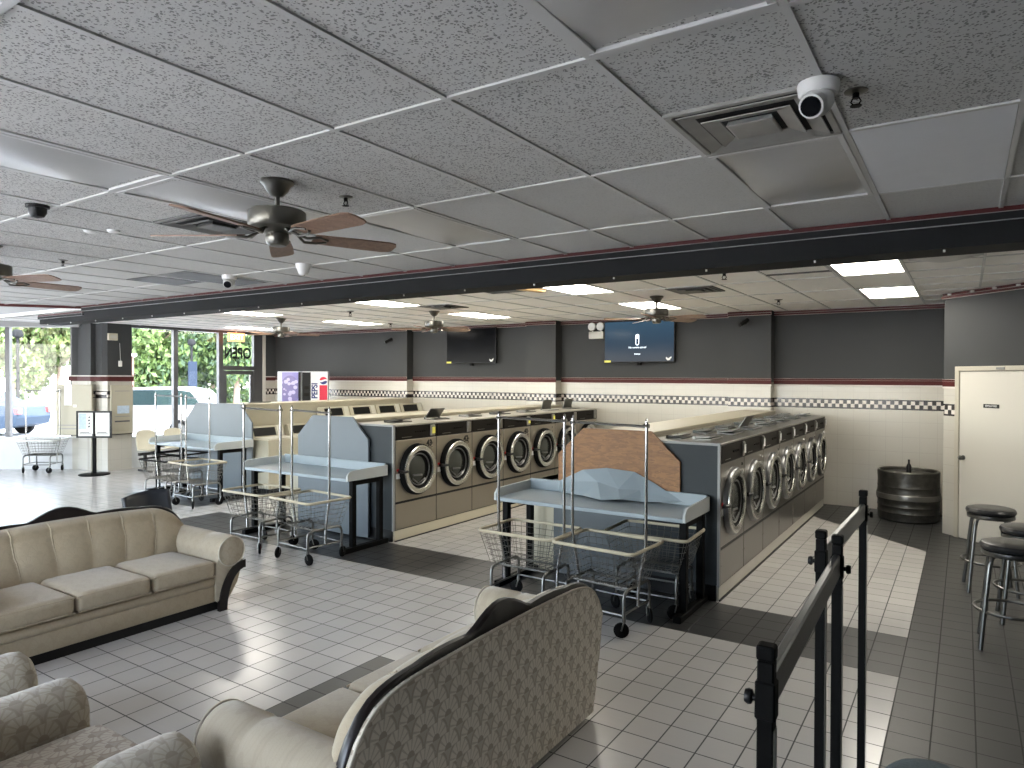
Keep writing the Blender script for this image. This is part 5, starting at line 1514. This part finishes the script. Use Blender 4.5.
# ------------------------------------------------------------------ outside
mb = MB(); mb.box(-90, 30, -40, 60, -0.12, -0.02); struct(mb, 'pavement', m_asphalt)
def tree(label, x, y, h, r, mats, n, trunk=True, seed=0, name='street_tree', group='trees beyond the car park'):
    rng = random.Random(seed)
    t = thing(name, label, 'tree' if trunk else 'hedge', (x, y, 0), 0, group)
    if trunk:
        mb = MB(); mb.tube([(0, 0, -0.02), (0.05, 0.03, h*0.25), (-0.03, 0.05, h*0.5), (0.05, 0.0, h*0.8)], [0.17, 0.13, 0.10, 0.03], 8)
        for k in range(6):
            a = rng.uniform(0, 2*PI); z = h*rng.uniform(0.32, 0.6)
            mb.tube([(0, 0, z), (0.4*r*math.cos(a), 0.4*r*math.sin(a), z+0.5), (0.75*r*math.cos(a), 0.75*r*math.sin(a), z+1.1)], [0.06, 0.04, 0.015], 5)
        mb.build('trunk', m_trunk, t, True)
    blobs = []
    for k in range(16 if trunk else 1):
        a = rng.uniform(0, 2*PI); q = rng.uniform(0, 0.75)*r
        blobs.append((q*math.cos(a), q*math.sin(a), h*rng.uniform(0.24, 0.90), r*rng.uniform(0.32, 0.55)))
    for mi, mt in enumerate(mats):
        mb = MB(); bm_ = mb.bm
        for k in range(n//len(mats)):
            if trunk:
                bx, by, bz, br = rng.choice(blobs)
                v = Vector((rng.gauss(0, 1), rng.gauss(0, 1), rng.gauss(0, 1))).normalized()*br*rng.uniform(0.7, 1.05)
                p = Vector((bx, by, bz))+v
            else:
                p = Vector((rng.uniform(-r, r), rng.uniform(-0.45, 0.45), rng.uniform(0.03, h)))
            s = rng.uniform(0.10, 0.22)*(1.0 if trunk else 0.6)
            R = Euler((rng.uniform(0, PI), rng.uniform(0, PI), rng.uniform(0, PI))).to_matrix()
            q = [bm_.verts.new(p+R @ Vector(c)*s) for c in ((-1, -0.1, 0), (0, -0.55, 0.1), (1, 0, 0), (0, 0.55, 0.1))]
            bm_.faces.new(q)
        mb.build('foliage', mt, t)
    return t
# direction helper: points in the street seen through the panes
def street(px, dep):
    a = yaw - math.atan((px-512)/f_px); d = dep/math.cos(math.atan((px-512)/f_px))
    return -math.sin(a)*d, math.cos(a)*d
spots = [(14, 34, 'L2', 'yellow-green leafy tree at the left edge of the left shop window'), (58, 35, 'L12', 'bright leafy tree beside the corner pier, seen through the left shop window'), (36, 42, 'L1', 'leafy tree farther back between the two in the left shop window'),
         (143, 34, 'L1', 'bright green tree in the first pane right of the pier'), (188, 35, 'L13', 'green tree in the middle pane right of the pier'), (236, 34, 'L3', 'darker green tree behind the glass entrance door'),
         (166, 43, 'L12', 'pale leafy tree farther back behind the window bar right of the pier'), (212, 44, 'L1', 'leafy tree farther back left of the entrance door'), (262, 43, 'L13', 'leafy tree farther back at the right side of the entrance door'), (-32, 37, 'L1', 'green tree outside beyond the left picture edge')]
pal = {'L1': [m_leaf1], 'L2': [m_leaf2, m_leaf1], 'L12': [m_leaf1, m_leaf2], 'L13': [m_leaf1, m_leaf3], 'L3': [m_leaf3, m_leaf1]}
for i, (px, dep, p, lb) in enumerate(spots):
    x, y = street(px, dep)
    tree(lb, x, y, 6.8, 2.1, pal[p], 5600, True, i+1)
for i, (x, y, w, lb) in enumerate(((-31.0, 9.0, 3.2, 'low clipped green hedge outside the left shop window'), (-31.5, 17.0, 3.0, 'low clipped green hedge outside the panes right of the pier'), (-31.5, 23.5, 3.0, 'low clipped green hedge outside the entrance door'))):
    o = tree(lb, x, y, 1.25, w, [m_leaf3, m_leaf1], 5200, False, 30+i, 'hedge', 'hedges along the car park')
    o.rotation_euler.z = PI/2
def car(label, loc, rz, paint, wagon):
    t = thing('car', label, 'car', loc, rz)
    if wagon:
        prof = [(-2.3, 0.35), (-2.35, 0.62), (-2.30, 0.95), (-2.18, 1.05), (-1.75, 1.50), (-1.2, 1.60), (0.3, 1.58), (0.75, 1.45), (1.30, 1.02), (2.05, 0.90), (2.30, 0.70), (2.35, 0.38), (1.9, 0.28), (-1.9, 0.28)]
        win = [(-2.02, 1.08), (-1.68, 1.46), (-1.2, 1.53), (0.28, 1.51), (0.68, 1.41), (1.08, 1.06)]
    else:
        prof = [(-2.25, 0.36), (-2.32, 0.60), (-2.25, 0.92), (-2.15, 0.98), (-1.55, 1.02), (-0.95, 1.38), (-0.3, 1.45), (0.35, 1.42), (1.15, 0.98), (2.0, 0.85), (2.28, 0.66), (2.32, 0.38), (1.9, 0.26), (-1.9, 0.26)]
        win = [(-1.42, 1.02), (-0.9, 1.32), (-0.3, 1.385), (0.3, 1.36), (0.98, 1.0)]
    def sec(y, k): 
        out = []
        for x, z in prof:
            s = k if z < 0.9 else k-(z-0.9)*0.06
            out.append(Vector((x*s if z < 0.9 else x*s, y*(1 if z < 0.95 else 1-(z-0.95)*0.32), z)))
        return out
    mb = MB(); mb.loft([sec(-0.86, 0.975), sec(-0.80, 1.0), sec(0.80, 1.0), sec(0.86, 0.975)]); mb.build('body', paint, t, 0.5)
    for s in (-1, 1):
        mb = MB()
        P = [Vector((x, s*0.875*(1 if z < 0.95 else 1-(z-0.95)*0.32), z)) for x, z in win]
        mb.loft([P, [p+Vector((0, -s*0.02, 0)) for p in P]]); mb.build('side_window', m_carglass, t)
        mb = MB(); mb.box(-2.36, -2.05, s*0.72-0.11, s*0.72+0.11, 0.72, 0.90, 0.02); mb.build('tail_lamp', m_tail, t)
        for x in (-1.42, 1.42):
            mb = MB(); mb.lathe([(0.001, -0.10), (0.30, -0.10), (0.33, -0.07), (0.33, 0.07), (0.30, 0.10), (0.001, 0.10)], (x, s*0.80, 0.31), 'y', 28); wh = mb.build('wheel', m_rubber, t, True)
            mb = MB(); mb.lathe([(0.001, s*0.115), (0.19, s*0.112), (0.215, s*0.10), (0.21, s*0.09)], (x, s*0.80, 0.31), 'y', 28)
            wm = mb.build('hubcap', m_chrome_d, wh, True)
    return t
car('white family car parked outside the panes right of the corner pier', (-21.3, 11.75, -0.02), -2.56, m_carwhite, True)
car('slate-blue saloon parked outside the left shop window, tail toward the pier', (-27.2, 8.95, -0.02), -2.56, m_carblue, False)
def lamp_post(label, x, y, h):
    t = thing('street_lamp', label, 'street lamp', (x, y, -0.02))
    mb = MB(); mb.tube([(0, 0, 0), (0, 0, h)], [0.07, 0.05], 10); mb.build('pole', m_street, t, True)
    mb = MB(); mb.lathe([(0.05, h), (0.16, h+0.06), (0.19, h+0.16), (0.13, h+0.30), (0.001, h+0.34)], (0, 0, 0), 'z', 14); mb.build('lantern', m_street, t, True)
    mb = MB(); mb.cyl((0, 0, 0), (0, 0, 0.35), 0.12, 0.09, 10); mb.build('footing', m_street, t)
lamp_post('grey lamp post outside the left shop window', -29.0, 11.2, 3.3)
lamp_post('dark lamp post outside the second pane right of the pier', -29.5, 18.3, 3.3)
mb = MB(); mb.box(-29.0, -28.2, 14.3, 15.0, -0.02, 2.7); bp_ = thing('brick_gate_pier', 'red brick gate pier outside the first pane right of the corner pier', 'brick pier', (0, 0, 0)); mb.build('shaft', m_brick, bp_)
mb = MB(); mb.box(-29.08, -28.12, 14.22, 15.08, 2.7, 2.82, 0.02); mb.build('capstone', m_concrete, bp_)
mb = MB(); mb.box(-26.03, -25.97, 15.98, 16.36, 1.05, 2.5, 0.02); sg = thing('street_sign', 'blue-grey upright street sign outside the first pane right of the pier', 'street sign', (0, 0, 0)); mb.build('panel', M('sign_blue_grey', (0.012, 0.018, 0.03), 0.7, spec=0.05), sg)
mb = MB(); mb.box(-26.04, -25.96, 16.12, 16.22, -0.02, 1.05); mb.build('post', m_street, sg)

# ------------------------------------------------------------------ light
w = bpy.data.worlds.new('world'); S.world = w; w.use_nodes = True
nt = w.node_tree; N, L = nt.nodes, nt.links
bg = N['Background']
sky = N.new('ShaderNodeTexSky'); sky.sky_type = 'NISHITA'; sky.sun_disc = False
sky.sun_elevation = math.radians(52); sky.sun_rotation = math.radians(100); sky.air_density = 1.0; sky.dust_density = 2.0
hz = N.new('ShaderNodeMixRGB'); hz.inputs[0].default_value = 0.75; hz.inputs[2].default_value = (1.0, 0.985, 0.95, 1)
L.new(sky.outputs[0], hz.inputs[1]); L.new(hz.outputs[0], bg.inputs['Color'])
bg.inputs['Strength'].default_value = SKY
sd = bpy.data.lights.new('sun', 'SUN'); sd.energy = SUN; sd.angle = math.radians(1.0); sd.color = (1.0, 0.96, 0.9)
so = bpy.data.objects.new('sun', sd); COL.objects.link(so)
dv = Vector((-0.62, -0.08, -0.80)); so.rotation_euler = dv.to_track_quat('-Z', 'Y').to_euler()
def portal(name, c, nrm_, sx, sy):
    ld = bpy.data.lights.new(name, 'AREA'); ld.shape = 'RECTANGLE'; ld.size = sx; ld.size_y = sy; ld.energy = 1
    ld.cycles.is_portal = True
    o = bpy.data.objects.new(name, ld); COL.objects.link(o)
    n_ = Vector(nrm_).normalized(); o.matrix_world = face_mtx(c, Vector((0, 0, 1)).cross(-n_) * -1, (0, 0, 1)) if False else Matrix.Translation(Vector(c)) @ n_.to_track_quat('-Z', 'Z').to_matrix().to_4x4()
portal('portal', A0+ad*3.0+Vector((0.6, -0.8, 0))*0.02*-8+Vector((0, 0, 2.15)), (0.6, -0.8, 0), 6.0, 3.1)
portal('portal', (XS-0.2, 9.2, 1.65), (1, 0, 0), 3.2, 2.8)
portal('portal', (-10.8, -2.8, 1.8), (0, 1, 0), 18.6, 2.4)
portal('portal', (-20.3, 0.3, 1.8), (1, 0, 0), 5.8, 2.4)

S.view_settings.view_transform = 'Standard'; S.view_settings.look = 'None'
S.view_settings.exposure = EXPO; S.view_settings.gamma = 1.0; S.view_settings.use_curve_mapping = False
cy = S.cycles
cy.max_bounces = 10; cy.diffuse_bounces = 5; cy.glossy_bounces = 4; cy.transparent_max_bounces = 16; cy.sample_clamp_indirect = 6.0
cy.use_denoising = True; cy.caustics_reflective = False; cy.caustics_refractive = False
